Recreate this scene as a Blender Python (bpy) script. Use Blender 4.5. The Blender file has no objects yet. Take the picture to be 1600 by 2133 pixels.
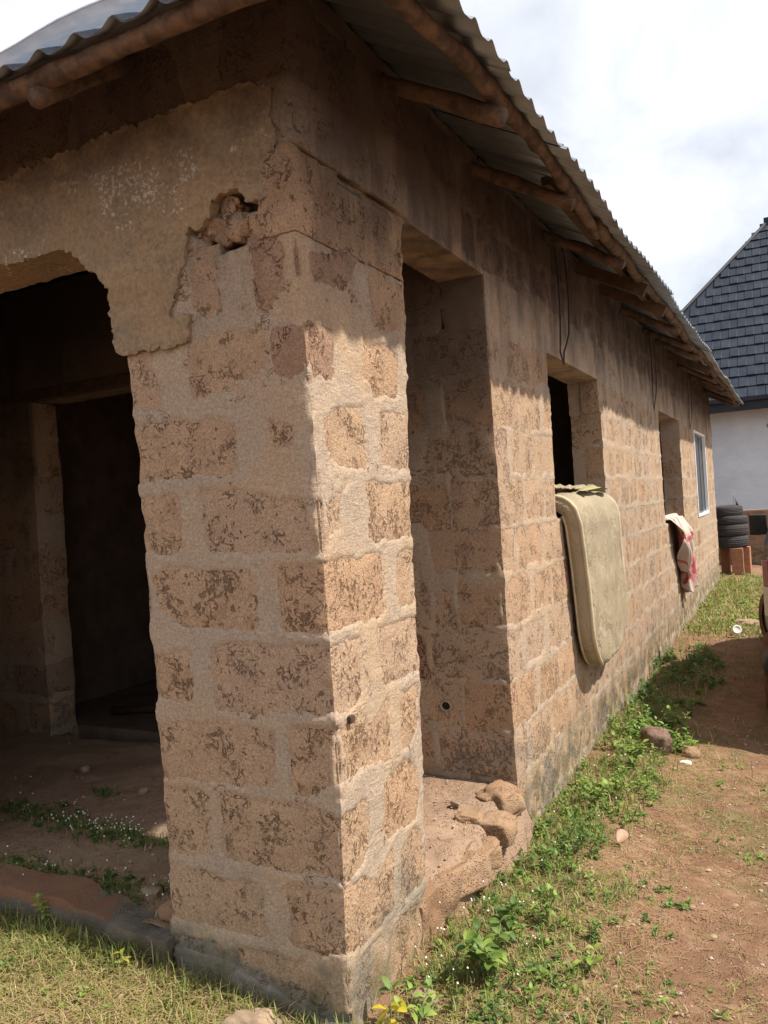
import bpy, bmesh, math, random
import numpy as np
from mathutils import Matrix, Vector
random.seed(7); RNG = np.random.RandomState(7)
sc = bpy.context.scene
COL = sc.collection

# ------------------------------------------------------------------ camera, world, sun
def make_camera():
    yaw, pitch, roll = math.radians(27.1156), math.radians(-0.37476), math.radians(-3.78985)
    F = Vector((-math.sin(yaw)*math.cos(pitch), math.cos(yaw)*math.cos(pitch), math.sin(pitch)))
    Rt = Vector((math.cos(yaw), math.sin(yaw), 0)); U = Rt.cross(F)
    R2 = Rt*math.cos(roll) + U*math.sin(roll); U2 = -Rt*math.sin(roll) + U*math.cos(roll)
    cd = bpy.data.cameras.new("camera"); co = bpy.data.objects.new("camera", cd); COL.objects.link(co)
    m = Matrix((R2, U2, -F)).transposed().to_4x4(); m.translation = Vector((1.25425, -2.02126, 1.42706))
    co.matrix_world = m
    cd.sensor_fit = 'VERTICAL'; cd.sensor_height = 36; cd.lens = 1670.6/2133*36
    cd.clip_start = 0.05; cd.clip_end = 500
    sc.camera = co
make_camera()
SUN = Vector((1.0, 0.10, 1.45)).normalized()
SUN_EL = math.asin(SUN.z); SUN_AZ = math.atan2(SUN.x, SUN.y)
w = bpy.data.worlds.new("World"); sc.world = w; w.use_nodes = True
nt = w.node_tree; nt.nodes.clear()
def wn(t, **k):
    n = nt.nodes.new(t)
    for a, b in k.items(): setattr(n, a, b)
    return n
sky = wn('ShaderNodeTexSky', sky_type='NISHITA', sun_disc=False, sun_elevation=SUN_EL, sun_rotation=SUN_AZ)
sky.air_density = 1.0; sky.dust_density = 1.6; sky.ozone_density = 1.5
tc = wn('ShaderNodeTexCoord'); mp = wn('ShaderNodeMapping'); mp.inputs['Scale'].default_value = (1.0, 1.0, 1.9)
mp.inputs['Location'].default_value = (0.35, 0.1, 0.2)
n1 = wn('ShaderNodeTexNoise'); n1.inputs['Scale'].default_value = 2.3; n1.inputs['Detail'].default_value = 9; n1.inputs['Roughness'].default_value = .55
n1.inputs['Distortion'].default_value = .3
rp = wn('ShaderNodeValToRGB'); rp.color_ramp.elements[0].position = .40; rp.color_ramp.elements[1].position = .62; rp.color_ramp.elements[0].color = (.50, .50, .50, 1)
mx = wn('ShaderNodeMix', data_type='RGBA'); mx.inputs[7].default_value = (11.4, 11.7, 12.3, 1)
bg = wn('ShaderNodeBackground'); bg.inputs['Strength'].default_value = 0.07; ow = wn('ShaderNodeOutputWorld')
L = nt.links
L.new(tc.outputs['Generated'], mp.inputs['Vector']); L.new(mp.outputs[0], n1.inputs['Vector']); L.new(n1.outputs['Fac'], rp.inputs['Fac'])
L.new(rp.outputs['Color'], mx.inputs[0]); L.new(sky.outputs[0], mx.inputs[6]); L.new(mx.outputs[2], bg.inputs['Color']); L.new(bg.outputs[0], ow.inputs[0])
sl = bpy.data.lights.new("sun", 'SUN'); sl.energy = 5.0; sl.angle = math.radians(1.2); sl.color = (1, .93, .83)
so = bpy.data.objects.new("sun", sl); COL.objects.link(so); so.rotation_euler = SUN.to_track_quat('Z', 'Y').to_euler(); so.location = (5, 0, 9)
sc.view_settings.view_transform = 'Standard'; sc.view_settings.look = 'None'; sc.view_settings.gamma = 1
sc.view_settings.use_curve_mapping = False; sc.view_settings.exposure = 0.58

# ------------------------------------------------------------------ numpy noise
def _h(x, y, z, s):
    n = (x*374761393 + y*668265263 + z*2147483647 + s*1274126177) & 0xffffffff
    n = ((n ^ (n >> 13))*1274126177) & 0xffffffff
    n = (n ^ (n >> 16))
    return (n & 0xffff)/32767.5 - 1.0
def noise(P, f=1.0, s=0):
    P = np.asarray(P, float)*f + 31.7*s + 100.3
    i = np.floor(P).astype(np.int64); t = P - i; t = t*t*(3-2*t)
    x, y, z = i[..., 0], i[..., 1], i[..., 2]; a, b, c = t[..., 0], t[..., 1], t[..., 2]
    r = 0
    for dx in (0, 1):
        for dy in (0, 1):
            for dz in (0, 1):
                r = r + (a if dx else 1-a)*(b if dy else 1-b)*(c if dz else 1-c)*_h(x+dx, y+dy, z+dz, s)
    return r
def fbm(P, f, s=0, o=3):
    r = 0; a = 1.0
    for k in range(o): r = r + a*noise(P, f*2**k, s+k); a *= .5
    return r
def S(t): t = np.clip(t, 0, 1); return t*t*(3-2*t)

# ------------------------------------------------------------------ object helpers
def link(name, me, mat=None, parent=None, smooth=True, kind=None):
    o = bpy.data.objects.new(name, me); COL.objects.link(o)
    if mat is not None and len(me.materials) == 0:
        for m in (mat if isinstance(mat, (list, tuple)) else [mat]): me.materials.append(m)
    if smooth is not None and len(me.polygons): me.polygons.foreach_set('use_smooth', [smooth]*len(me.polygons))
    if parent is not None: o.parent = parent
    if kind: o['kind'] = kind
    return o
def tag(o, label=None, cat=None, group=None, kind=None):
    if label: o['label'] = label
    if cat: o['category'] = cat
    if group: o['group'] = group
    if kind: o['kind'] = kind
    return o
def empty(name, loc=(0, 0, 0), rz=0):
    o = bpy.data.objects.new(name, None); COL.objects.link(o); o.location = loc; o.rotation_euler = (0, 0, rz); o.empty_display_size = .1
    return o
def mesh_np(name, V, Q):
    me = bpy.data.meshes.new(name); V = np.asarray(V, np.float32); Q = np.asarray(Q, np.int32)
    k = Q.shape[1]
    me.vertices.add(len(V)); me.vertices.foreach_set('co', V.ravel())
    me.loops.add(Q.size); me.loops.foreach_set('vertex_index', Q.ravel())
    me.polygons.add(len(Q)); me.polygons.foreach_set('loop_start', np.arange(0, Q.size, k, dtype=np.int32))
    me.update(calc_edges=True); me.validate(); return me
def mesh_list(name, V, F):
    me = bpy.data.meshes.new(name); me.from_pydata([tuple(v) for v in V], [], F); me.update(); return me
class MB:
    """collects shapes into one mesh"""
    def __init__(s): s.V = []; s.F = []; s.M = []
    def add(s, V, F, mi=0):
        b = len(s.V); s.V += [tuple(v) for v in V]; s.F += [tuple(i+b for i in f) for f in F]; s.M += [mi]*len(F)
    def box(s, a, b, mi=0):
        x0, y0, z0 = a; x1, y1, z1 = b
        s.add([(x0,y0,z0),(x1,y0,z0),(x1,y1,z0),(x0,y1,z0),(x0,y0,z1),(x1,y0,z1),(x1,y1,z1),(x0,y1,z1)],
              [(0,3,2,1),(4,5,6,7),(0,1,5,4),(1,2,6,5),(2,3,7,6),(3,0,4,7)], mi)
    def tube(s, pts, r, n=8, cap=True, mi=0, wob=0.0):
        pts = [Vector(p) for p in pts]; m = len(pts); rs = r if isinstance(r, (list, tuple)) else [r]*m
        ref = Vector((0, 0, 1)) if abs((pts[-1]-pts[0]).normalized().z) < .9 else Vector((1, 0, 0))
        V = []; F = []
        for i, p in enumerate(pts):
            d = (pts[min(i+1, m-1)]-pts[max(i-1, 0)]).normalized(); a = d.cross(ref).normalized(); b = d.cross(a)
            for k in range(n):
                t = 2*math.pi*k/n; rr = rs[i]*(1+wob*random.uniform(-1, 1)); V.append(p + a*math.cos(t)*rr + b*math.sin(t)*rr)
        for i in range(m-1):
            for k in range(n): F.append((i*n+k, i*n+(k+1) % n, (i+1)*n+(k+1) % n, (i+1)*n+k))
        if cap: F.append(tuple(range(n))); F.append(tuple(range((m-1)*n, m*n))[::-1])
        s.add(V, F, mi)
    def build(s, name, mat, parent=None, smooth=False, kind=None):
        me = mesh_list(name, s.V, s.F)
        o = link(name, me, mat, parent, smooth, kind)
        if any(s.M): me.polygons.foreach_set('material_index', s.M)
        bm = bmesh.new(); bm.from_mesh(me); bmesh.ops.recalc_face_normals(bm, faces=bm.faces); bm.to_mesh(me); bm.free()
        return o
def bevel(o, wdt=.01, seg=2):
    m = o.modifiers.new('bevel', 'BEVEL'); m.width = wdt; m.segments = seg; m.limit_method = 'ANGLE'
    return o

# ------------------------------------------------------------------ materials
class NM:
    def __init__(s, name, rough=.95, spec=.15):
        s.m = bpy.data.materials.new(name); s.m.use_nodes = True; s.t = s.m.node_tree; s.t.nodes.clear()
        s.b = s.n('ShaderNodeBsdfPrincipled'); s.o = s.n('ShaderNodeOutputMaterial'); s.l(s.b.outputs[0], s.o.inputs[0])
        s.b.inputs['Roughness'].default_value = rough; s.b.inputs['Specular IOR Level'].default_value = spec
        s.pos = s.n('ShaderNodeNewGeometry').outputs['Position']
    def n(s, t, **k):
        x = s.t.nodes.new(t)
        for a, b in k.items(): setattr(x, a, b)
        return x
    def l(s, a, b): s.t.links.new(a, b)
    def put(s, inp, v):
        if hasattr(v, 'is_output') or isinstance(v, bpy.types.NodeSocket): s.l(v, inp)
        elif isinstance(v, (tuple, list)): inp.default_value = (*v, 1) if len(v) == 3 and inp.type == 'RGBA' else v
        else: inp.default_value = v
    def noise(s, scale, detail=4, rough=.55, dist=0, stretch=None, vec=None, col=False, off=(0, 0, 0)):
        v = vec or s.pos
        if stretch or off != (0, 0, 0):
            mp = s.n('ShaderNodeMapping'); mp.inputs['Scale'].default_value = stretch or (1, 1, 1); mp.inputs['Location'].default_value = off
            s.l(v, mp.inputs[0]); v = mp.outputs[0]
        x = s.n('ShaderNodeTexNoise'); s.l(v, x.inputs['Vector']); x.inputs['Scale'].default_value = scale
        x.inputs['Detail'].default_value = detail; x.inputs['Roughness'].default_value = rough; x.inputs['Distortion'].default_value = dist
        return x.outputs['Color'] if col else x.outputs['Fac']
    def ramp(s, v, a, b, lo=0., hi=1.):
        x = s.n('ShaderNodeMapRange', interpolation_type='SMOOTHSTEP'); s.put(x.inputs[0], v)
        x.inputs[1].default_value = a; x.inputs[2].default_value = b; x.inputs[3].default_value = lo; x.inputs[4].default_value = hi
        return x.outputs[0]
    def math(s, op, a, b=0., c=0.):
        x = s.n('ShaderNodeMath', operation=op); s.put(x.inputs[0], a); s.put(x.inputs[1], b); s.put(x.inputs[2], c); return x.outputs[0]
    def mix(s, f, a, b):
        x = s.n('ShaderNodeMix', data_type='RGBA'); s.put(x.inputs[0], f); s.put(x.inputs[6], a); s.put(x.inputs[7], b); return x.outputs[2]
    def mul(s, a, b, f=1.0):
        x = s.n('ShaderNodeMix', data_type='RGBA', blend_type='MULTIPLY'); s.put(x.inputs[0], f); s.put(x.inputs[6], a); s.put(x.inputs[7], b); return x.outputs[2]
    def xyz(s, v=None):
        x = s.n('ShaderNodeSeparateXYZ'); s.l(v or s.pos, x.inputs[0]); return x.outputs
    def rand(s): return s.n('ShaderNodeObjectInfo').outputs['Random']
    def bump(s, h, dist=.01, strength=1., prev=None):
        x = s.n('ShaderNodeBump'); x.inputs['Distance'].default_value = dist; x.inputs['Strength'].default_value = strength
        s.l(h, x.inputs['Height'])
        if prev: s.l(prev, x.inputs['Normal'])
        return x.outputs[0]
    def done(s, col=None, nrm=None, rough=None):
        if col is not None: s.put(s.b.inputs['Base Color'], col)
        if nrm is not None: s.l(nrm, s.b.inputs['Normal'])
        if rough is not None: s.put(s.b.inputs['Roughness'], rough)
        return s.m

def wall_stains_shade(k, col):
    """soot, rain streaks and painted-in shade under eave and porch, damp and algae near the ground"""
    z = k.xyz()[2]
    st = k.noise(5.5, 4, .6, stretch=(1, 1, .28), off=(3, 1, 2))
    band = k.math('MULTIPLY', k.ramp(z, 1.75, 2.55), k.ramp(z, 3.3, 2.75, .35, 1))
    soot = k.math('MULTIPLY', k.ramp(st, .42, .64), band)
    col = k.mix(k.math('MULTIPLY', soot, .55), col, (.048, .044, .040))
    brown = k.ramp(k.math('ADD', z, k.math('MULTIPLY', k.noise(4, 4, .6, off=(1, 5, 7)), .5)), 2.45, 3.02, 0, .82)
    col = k.mix(brown, col, (.040, .026, .022))  # brown wall tone deepened with eave shade painted into the colour
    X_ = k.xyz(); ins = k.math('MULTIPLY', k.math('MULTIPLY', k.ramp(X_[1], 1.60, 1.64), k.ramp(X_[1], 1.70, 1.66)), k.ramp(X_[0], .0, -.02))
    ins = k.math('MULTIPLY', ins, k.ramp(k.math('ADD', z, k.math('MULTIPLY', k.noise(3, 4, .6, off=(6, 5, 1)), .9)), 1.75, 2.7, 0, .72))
    col = k.mix(ins, col, (.055, .042, .034))  # porch shade painted into the upper reveal together with soot
    cem = k.math('ADD', z, k.math('MULTIPLY', k.noise(11, 5, .65, off=(4, 2, 2)), .20)); cem = k.math('ADD', cem, k.math('MULTIPLY', k.ramp(X_[0], -.62, -.05), .11))
    cm = k.math('MULTIPLY', k.ramp(cem, .17, .13), k.ramp(X_[1], .02, .005)); col = k.mix(k.math('MULTIPLY', cm, .85), col, k.mix(k.ramp(k.noise(30, 4, .7), .3, .7), (.13, .115, .10), (.25, .225, .195)))
    damp = k.noise(7, 5, .65, off=(9, 4, 1))
    g = k.math('MULTIPLY', k.ramp(z, .22, -.14), k.ramp(damp, .38, .58))
    col = k.mix(k.math('MULTIPLY', g, .72), col, (.085, .085, .035))
    g2 = k.math('MULTIPLY', k.ramp(z, .42, .0), k.ramp(k.noise(4, 4, .6, off=(2, 8, 5)), .50, .62))
    col = k.mix(k.math('MULTIPLY', g2, .6), col, (.16, .15, .13))
    return col

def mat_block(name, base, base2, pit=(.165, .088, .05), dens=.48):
    k = NM(name)
    r = k.rand(); sh_ = k.n('ShaderNodeVectorMath', operation='ADD'); k.l(k.pos, sh_.inputs[0]); cmb = k.n('ShaderNodeCombineXYZ'); k.l(k.math('MULTIPLY', r, 37.0), cmb.inputs[0]); k.l(k.math('MULTIPLY', r, 91.0), cmb.inputs[2]); k.l(cmb.outputs[0], sh_.inputs[1]); wp = k.pos; k.pos = sh_.outputs[0]
    big = k.noise(7, 3)
    col = k.mix(k.ramp(big, .35, .68), base, base2)
    col = k.mix(k.ramp(r, .55, 1.0, 0, .55), col, (base[0]*.97, base[1]*.84, base[2]*.74))
    col = k.mix(k.ramp(r, .0, .3, .45, 0), col, (base[0]*.92, base[1]*.98, base[2]*1.12))
    fine = k.noise(150, 3, .6); col = k.mul(col, k.mix(k.ramp(fine, .3, .7), (.72, .71, .70), (1.18, 1.18, 1.18)))
    # pits: worm-like holes, in patches; redder soil plus cavity shade in the colour
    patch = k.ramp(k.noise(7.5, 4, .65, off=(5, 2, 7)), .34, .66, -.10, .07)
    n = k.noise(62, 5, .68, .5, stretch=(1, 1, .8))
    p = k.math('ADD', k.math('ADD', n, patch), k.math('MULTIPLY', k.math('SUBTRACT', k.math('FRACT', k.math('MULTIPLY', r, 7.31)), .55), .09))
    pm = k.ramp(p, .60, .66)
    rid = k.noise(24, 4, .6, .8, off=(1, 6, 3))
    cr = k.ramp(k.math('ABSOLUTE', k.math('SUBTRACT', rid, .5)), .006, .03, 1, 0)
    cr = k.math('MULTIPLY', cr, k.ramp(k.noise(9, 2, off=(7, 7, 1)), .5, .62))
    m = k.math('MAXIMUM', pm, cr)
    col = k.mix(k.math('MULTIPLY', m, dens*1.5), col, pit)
    blot = k.ramp(k.noise(11, 4, .65, off=(2, 9, 4)), .56, .70, 0, .5); col = k.mix(blot, col, (base[0]*.66, base[1]*.52, base[2]*.44))
    k.pos = wp; col = wall_stains_shade(k, col)
    h = k.math('ADD', k.math('MULTIPLY', m, -1.0), k.math('MULTIPLY', k.noise(75, 5, .7), .8))
    b = k.bump(h, .011, 1.0)
    return k.done(col, b)
def mat_mortar(name='mortar', base=(.395, .312, .24), base2=(.42, .325, .235), plaster=False):
    k = NM(name)
    a = k.noise(5, 4, .6); col = k.mix(k.ramp(a, .36, .66), base, base2)
    c2 = k.noise(2.2, 3, .6, off=(4, 4, 4)); col = k.mix(k.ramp(c2, .45, .7, 0, .6), col, (.46, .315, .19))
    f = k.noise(100, 5, .75); col = k.mul(col, k.mix(k.ramp(f, .3, .7), (.74, .73, .72), (1.17, 1.17, 1.17)))
    gr = k.noise(260, 2); 
    tr = k.noise(22, 4, .65, 1.6, stretch=(.55, .55, 1.7), off=(2, 2, 9)); gr = k.noise(210, 3, .8); col = k.mul(col, k.mix(k.ramp(gr, .35, .65), (.86, .86, .86), (1.08, 1.08, 1.08)))
    cr = k.ramp(k.math('ABSOLUTE', k.math('SUBTRACT', k.noise(9, 5, .6, .9, off=(0, 3, 8)), .5)), .002, .010, 1, 0)
    cr = k.math('MULTIPLY', cr, k.ramp(k.noise(4, 2, off=(8, 1, 1)), .56, .62))
    col = k.mix(k.math('MULTIPLY', cr, .7), col, (.12, .08, .05))
    col = wall_stains_shade(k, col)
    h = k.math('ADD', k.math('MULTIPLY', tr, .8), k.math('ADD', k.math('MULTIPLY', f, .4), k.math('MULTIPLY', gr, .35))); h = k.math('SUBTRACT', h, cr)
    return k.done(col, k.bump(h, .0065, 1.0))
def mat_plaster():
    k = NM('ochre_plaster')
    a = k.noise(3.5, 4, .6); col = k.mix(k.ramp(a, .35, .68), (.31, .215, .13), (.255, .195, .13))
    tr = k.noise(14, 3, .5, stretch=(.25, 1, 1.6)); col = k.mul(col, k.mix(tr, (.82, .82, .82), (1.15, 1.15, 1.15)))
    z = k.xyz()[2]
    hc = k.ramp(k.math('ABSOLUTE', k.math('SUBTRACT', k.noise(5, 6, .65, .7, off=(9, 3, 8)), .5)), .001, .006, 1, 0); hc = k.math('MULTIPLY', hc, k.ramp(k.noise(2.6, 2, off=(8, 4, 1)), .46, .56)); col = k.mix(k.math('MULTIPLY', hc, .65), col, (.09, .06, .04))
    # flaked whitewash left in specks on the middle of the beam
    fl = k.noise(62, 4, .65, off=(3, 0, 2)); area = k.ramp(k.noise(4.5, 3, .6, off=(6, 3, 6)), .44, .62, 0, .17)
    band = k.math('MULTIPLY', k.ramp(z, 2.34, 2.42), k.ramp(z, 2.66, 2.60)); area = k.math('MULTIPLY', area, band)
    fm = k.ramp(k.math('ADD', fl, area), .695, .72)
    col = k.mix(k.math('MULTIPLY', fm, .8), col, (.50, .44, .36))
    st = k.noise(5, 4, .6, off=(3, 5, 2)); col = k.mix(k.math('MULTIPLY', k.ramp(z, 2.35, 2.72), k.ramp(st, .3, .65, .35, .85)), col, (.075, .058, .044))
    gg = k.noise(60, 5, .7); col = k.mul(col, k.mix(k.ramp(gg, .3, .7), (.76, .76, .76), (1.15, 1.15, 1.15)))
    h = k.math('ADD', k.math('MULTIPLY', tr, .7), k.math('MULTIPLY', gg, .6))
    return k.done(col, k.bump(h, .006, 1.0))
def mat_soil(name, c1, c2, c3, green=None):
    k = NM(name)
    a = k.noise(1.1, 5, .6, off=(2, 2, 0)); b = k.noise(9, 5, .65)
    col = k.mix(k.ramp(a, .36, .64), c1, c2); col = k.mix(k.ramp(b, .45, .72, 0, .75), col, c3)
    v = k.n('ShaderNodeTexVoronoi'); k.l(k.pos, v.inputs['Vector']); v.inputs['Scale'].default_value = 95
    peb = k.ramp(v.outputs['Distance'], .12, .38, 1, 0); pm = k.math('MULTIPLY', peb, k.ramp(k.noise(9, 3, off=(1, 7, 0)), .42, .62))
    dk = k.ramp(k.noise(24, 5, .7, off=(8, 3, 0)), .52, .72, 0, .55); col = k.mix(dk, col, (c2[0]*.55, c2[1]*.5, c2[2]*.5))
    col = k.mix(k.math('MULTIPLY', pm, .5), col, (.30, .19, .13))
    f = k.noise(170, 4, .7); col = k.mul(col, k.mix(f, (.62, .62, .62), (1.3, 1.3, 1.3)))
    if green:
        g = k.ramp(k.noise(1.6, 5, .68, off=(5, 1, 0)), .52, .62, 0, .55); col = k.mix(g, col, green)
    h = k.math('ADD', k.math('MULTIPLY', b, .9), k.math('ADD', k.math('MULTIPLY', f, .4), k.math('MULTIPLY', pm, .7)))
    return k.done(col, k.bump(h, .020, 1.0))
def mat_simple(name, c, rough=.9, var=.25, scale=20, spec=.2, metal=0, c2=None, bump=.0):
    k = NM(name, rough, spec); k.b.inputs['Metallic'].default_value = metal
    n = k.noise(scale, 4, .6)
    col = k.mix(k.ramp(n, .3, .7), tuple(x*(1-var) for x in c), c2 or tuple(min(1, x*(1+var)) for x in c))
    return k.done(col, k.bump(n, bump, .8) if bump else None)
def mat_leaf(name, c, c2, trans=.35):
    k = NM(name, .55, .35); r = k.rand()
    n = k.noise(22, 2, .6)
    col = k.mix(k.ramp(n, .35, .65), c, c2); k.done(col)
    tb = k.n('ShaderNodeBsdfTranslucent'); k.l(col, tb.inputs[0]); ms = k.n('ShaderNodeMixShader'); ms.inputs[0].default_value = trans
    k.l(k.b.outputs[0], ms.inputs[1]); k.l(tb.outputs[0], ms.inputs[2]); k.l(ms.outputs[0], k.o.inputs[0]); return k.m
M = {}
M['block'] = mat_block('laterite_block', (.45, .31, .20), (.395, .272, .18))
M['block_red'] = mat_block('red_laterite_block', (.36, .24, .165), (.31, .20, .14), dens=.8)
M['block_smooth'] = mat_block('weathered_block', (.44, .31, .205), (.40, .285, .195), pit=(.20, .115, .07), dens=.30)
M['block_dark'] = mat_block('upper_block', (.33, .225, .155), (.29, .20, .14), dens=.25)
M['mortar'] = mat_mortar()
M['plaster'] = mat_plaster()
M['soil'] = mat_soil('red_soil', (.275, .160, .096), (.21, .115, .068), (.335, .22, .135), green=(.16, .14, .06))
M['porch_soil'] = mat_soil('porch_soil', (.37, .25, .17), (.31, .20, .13), (.41, .29, .20))
M['clay'] = mat_soil('eroded_clay', (.37, .235, .14), (.31, .18, .105), (.40, .28, .19))
M['plinth'] = None
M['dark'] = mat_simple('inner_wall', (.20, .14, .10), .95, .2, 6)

# ------------------------------------------------------------------ gridded solids
def solid(xs, ys, zs, fill):
    """surface quads of an axis-aligned cell solid; returns V,Q,N(sign normals)"""
    xs, ys, zs = map(np.asarray, (xs, ys, zs)); nx, ny, nz = len(xs), len(ys), len(zs)
    fl = np.zeros((nx+1, ny+1, nz+1), bool); fl[1:nx, 1:ny, 1:nz] = fill
    idx = lambda i, j, k: (i*ny+j)*nz+k
    Q = []; N = []
    for ax in range(3):
        a = fl; b = np.roll(fl, -1, axis=ax)
        for sgn, m in ((1, a & ~b), (-1, ~a & b)):
            I, J, K = np.nonzero(m)
            # cell (I,J,K) in padded space; face on plane index
            if ax == 0: i = I; j = J-1; k = K-1; q = [idx(i, j, k), idx(i, j+1, k), idx(i, j+1, k+1), idx(i, j, k+1)]
            elif ax == 1: i = I-1; j = J; k = K-1; q = [idx(i, j, k), idx(i, j, k+1), idx(i+1, j, k+1), idx(i+1, j, k)]
            else: i = I-1; j = J-1; k = K; q = [idx(i, j, k), idx(i+1, j, k), idx(i+1, j+1, k), idx(i, j+1, k)]
            q = np.stack(q, 1)
            if sgn < 0: q = q[:, ::-1]
            n = np.zeros((len(q), 3)); n[:, ax] = sgn; Q.append(q); N.append(n)
    Q = np.concatenate(Q); N = np.concatenate(N)
    u, inv = np.unique(Q.ravel(), return_inverse=True); Q = inv.reshape(Q.shape)
    V = np.stack([xs[u//(ny*nz)], ys[(u//nz) % ny], zs[u % nz]], 1).astype(float)
    VN = np.zeros_like(V)
    for c in range(4): np.add.at(VN, Q[:, c], N)
    VN = np.sign(VN)
    return V, Q, VN
def lines(a, b, step, extra=()):
    v = list(np.linspace(a, b, max(2, int(round((b-a)/step))+1)))
    for e in extra:
        if a < e < b:
            i = int(np.argmin(np.abs(np.array(v)-e)))
            if 0 < i < len(v)-1: v[i] = e
            else: v.append(e)
    return np.array(sorted(set(np.round(v, 5))))

def sharpen(me, N):
    e = np.empty(len(me.edges)*2, np.int32); me.edges.foreach_get('vertices', e); e = e.reshape(-1, 2)
    b_ = (np.sum(N != 0, axis=1) >= 2); m = b_[e[:, 0]] & b_[e[:, 1]] & np.any((N[e[:, 0]] != 0) & (N[e[:, 1]] != 0) & (N[e[:, 0]] == N[e[:, 1]]), axis=1)
    at = me.attributes.get('sharp_edge') or me.attributes.new('sharp_edge', 'BOOLEAN', 'EDGE'); at.data.foreach_set('value', m)
    return me
BLOCKS = []   # dict(a, b, par, mat, off, seg)
ZK = [0.06+.2455*k for k in range(-2, 10)]   # course lines up to 2.27
def addblk(a, b, par, mat='block', off=None, seg=.05, stuff=False):
    BLOCKS.append(dict(a=np.array(a, float), b=np.array(b, float), par=par, mat=mat,
                       off=random.uniform(-.0030, .0010) if off is None else off, seg=seg, stuff=stuff))
def warp(P, pillar=None):
    """common gentle unevenness + taper of the corner pillar"""
    P = P.copy()
    if pillar == 'pillar':
        yw = (.565+.072*np.clip(P[:, 2], -.3, 2.5))/.65; P[:, 1] *= yw
        xw = 1+.03*S((P[:, 2]-1.3)/.8); P[:, 0] *= xw
        P[:, 0] += .006*np.sin(P[:, 2]*2.1)*(P[:, 0] > -.1)
    o = np.stack([noise(P, 1.3, 11), noise(P, 1.3, 12), noise(P, 1.3, 13)], 1)*.008
    return P+o
def rough_disp(P, amp=1.0):
    return (.0030*noise(P, 14, 21) + .0028*noise(P, 37, 22) + .0020*noise(P, 80, 23))*amp
def mortar_solid(name, xs, ys, zs, fillf, parent, wz=None, mat=None, extra=None, keep=None):
    cx = (xs[1:]+xs[:-1])/2; cy = (ys[1:]+ys[:-1])/2; cz = (zs[1:]+zs[:-1])/2
    X, Y, Z = np.meshgrid(cx, cy, cz, indexing='ij')
    V, Q, N = solid(xs, ys, zs, fillf(X, Y, Z))
    lip = np.zeros(len(V)); rec = np.zeros(len(V)); lo = V.min(0)-.05; hi = V.max(0)+.05
    smear = np.clip(noise(V, 4.3, 31)-.12, 0, 1)*(.13-.07*S((V[:, 1]-1.3)/.3)) + .012*noise(V, 13, 32) + .009*noise(V, 36, 33) + .005*noise(V, 75, 34)
    for B in BLOCKS:
        if np.any(B['b'] < lo) or np.any(B['a'] > hi): continue
        c = (B['a']+B['b'])/2; h = (B['b']-B['a'])/2
        sel = np.nonzero(np.all(np.abs(V-c) < h+.03, axis=1))[0]
        if not len(sel): continue
        q = np.abs(V[sel]-c)-h
        # an axis along which the surface normal points does not limit the mask
        q = np.where(N[sel] != 0, -.2, q)
        r = .022; d = np.linalg.norm(np.maximum(q+r, 0), axis=1)-r + np.minimum(np.max(q+r, axis=1), 0)
        dd = d+smear[sel]+B.get('sm', 0.0)-.012
        lip[sel] = np.maximum(lip[sel], np.exp(-((dd-.007)/.007)**2)*(np.abs(dd) < .05))
        s = S(-dd/.009)
        rec[sel] = np.maximum(rec[sel], s)
    out = .0012+.0022*noise(V, 3.1, 41)+.0018*noise(V, 9, 42)
    nl = np.maximum(np.linalg.norm(N, axis=1), 1)
    edg = (np.sum(N[:, :2] != 0, axis=1) >= 2)*(V[:, 1] < 3)
    out = out + lip*(.0022+.0035*(V[:, 1] > 1.3))*np.clip(noise(V, 7, 49)+.6, 0, 1.4)*np.clip(.7+noise(V, 40, 50), 0, 2)
    D = N*(out + .75*rough_disp(V) + edg*(.006*noise(V, 45, 47)-.004+.008*np.minimum(0, noise(V, 11, 48)+.1)) - (.009-.004*S((V[:, 1]-1.9)/2))*rec)[:, None]
    if extra is not None: D += extra(V, N)
    P = warp(V, wz)+D
    o = link(name, sharpen(mesh_np(name, P, Q), N), mat or M['mortar'], parent)
    return o
def build_blocks(parents, wz={}):
    stuff = {}
    for B in BLOCKS:
        a, b = B['a']-.021, B['b']+.021; seg = B['seg']
        # keep faces that lie on the wall surface where they are
        for ax in range(3):
            if B.get('lo%d' % ax): a[ax] = B['a'][ax]
        a = np.where(B.get('ea', np.zeros(3, bool)), B['a'], a); b = np.where(B.get('eb', np.zeros(3, bool)), B['b'], b)
        xs, ys, zs = [lines(a[i], b[i], seg if (b[i]-a[i]) > seg else (b[i]-a[i])) for i in range(3)]
        V, Q, N = solid(xs, ys, zs, np.ones((len(xs)-1, len(ys)-1, len(zs)-1), bool))
        ed = (np.sum(N != 0, axis=1) >= 2)
        D = N*(B['off']*(1-.6*S((V[:, 1]-1.9)/2))+rough_disp(V, 1.2)*(1-.5*S((V[:, 1]-1.9)/2))-(ed*(.002+.004*np.abs(noise(V, 20, 51)))))[:, None]
        P = warp(V, wz.get(B['par']))+D
        if B['stuff']: stuff.setdefault((B['par'], B['mat']), []).append((P, Q, N)); continue
        link('block', sharpen(mesh_np('block', P, Q), N), M[B['mat']], parents[B['par']])
    for (p, m), L_ in stuff.items():
        Vs = []; Qs = []; Ns = []; n = 0
        for P, Q, N in L_: Vs.append(P); Qs.append(Q+n); Ns.append(N); n += len(P)
        link('far_blocks', sharpen(mesh_np('far_blocks', np.concatenate(Vs), np.concatenate(Qs)), np.concatenate(Ns)), M[m], parents[p], kind='stuff')

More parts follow.
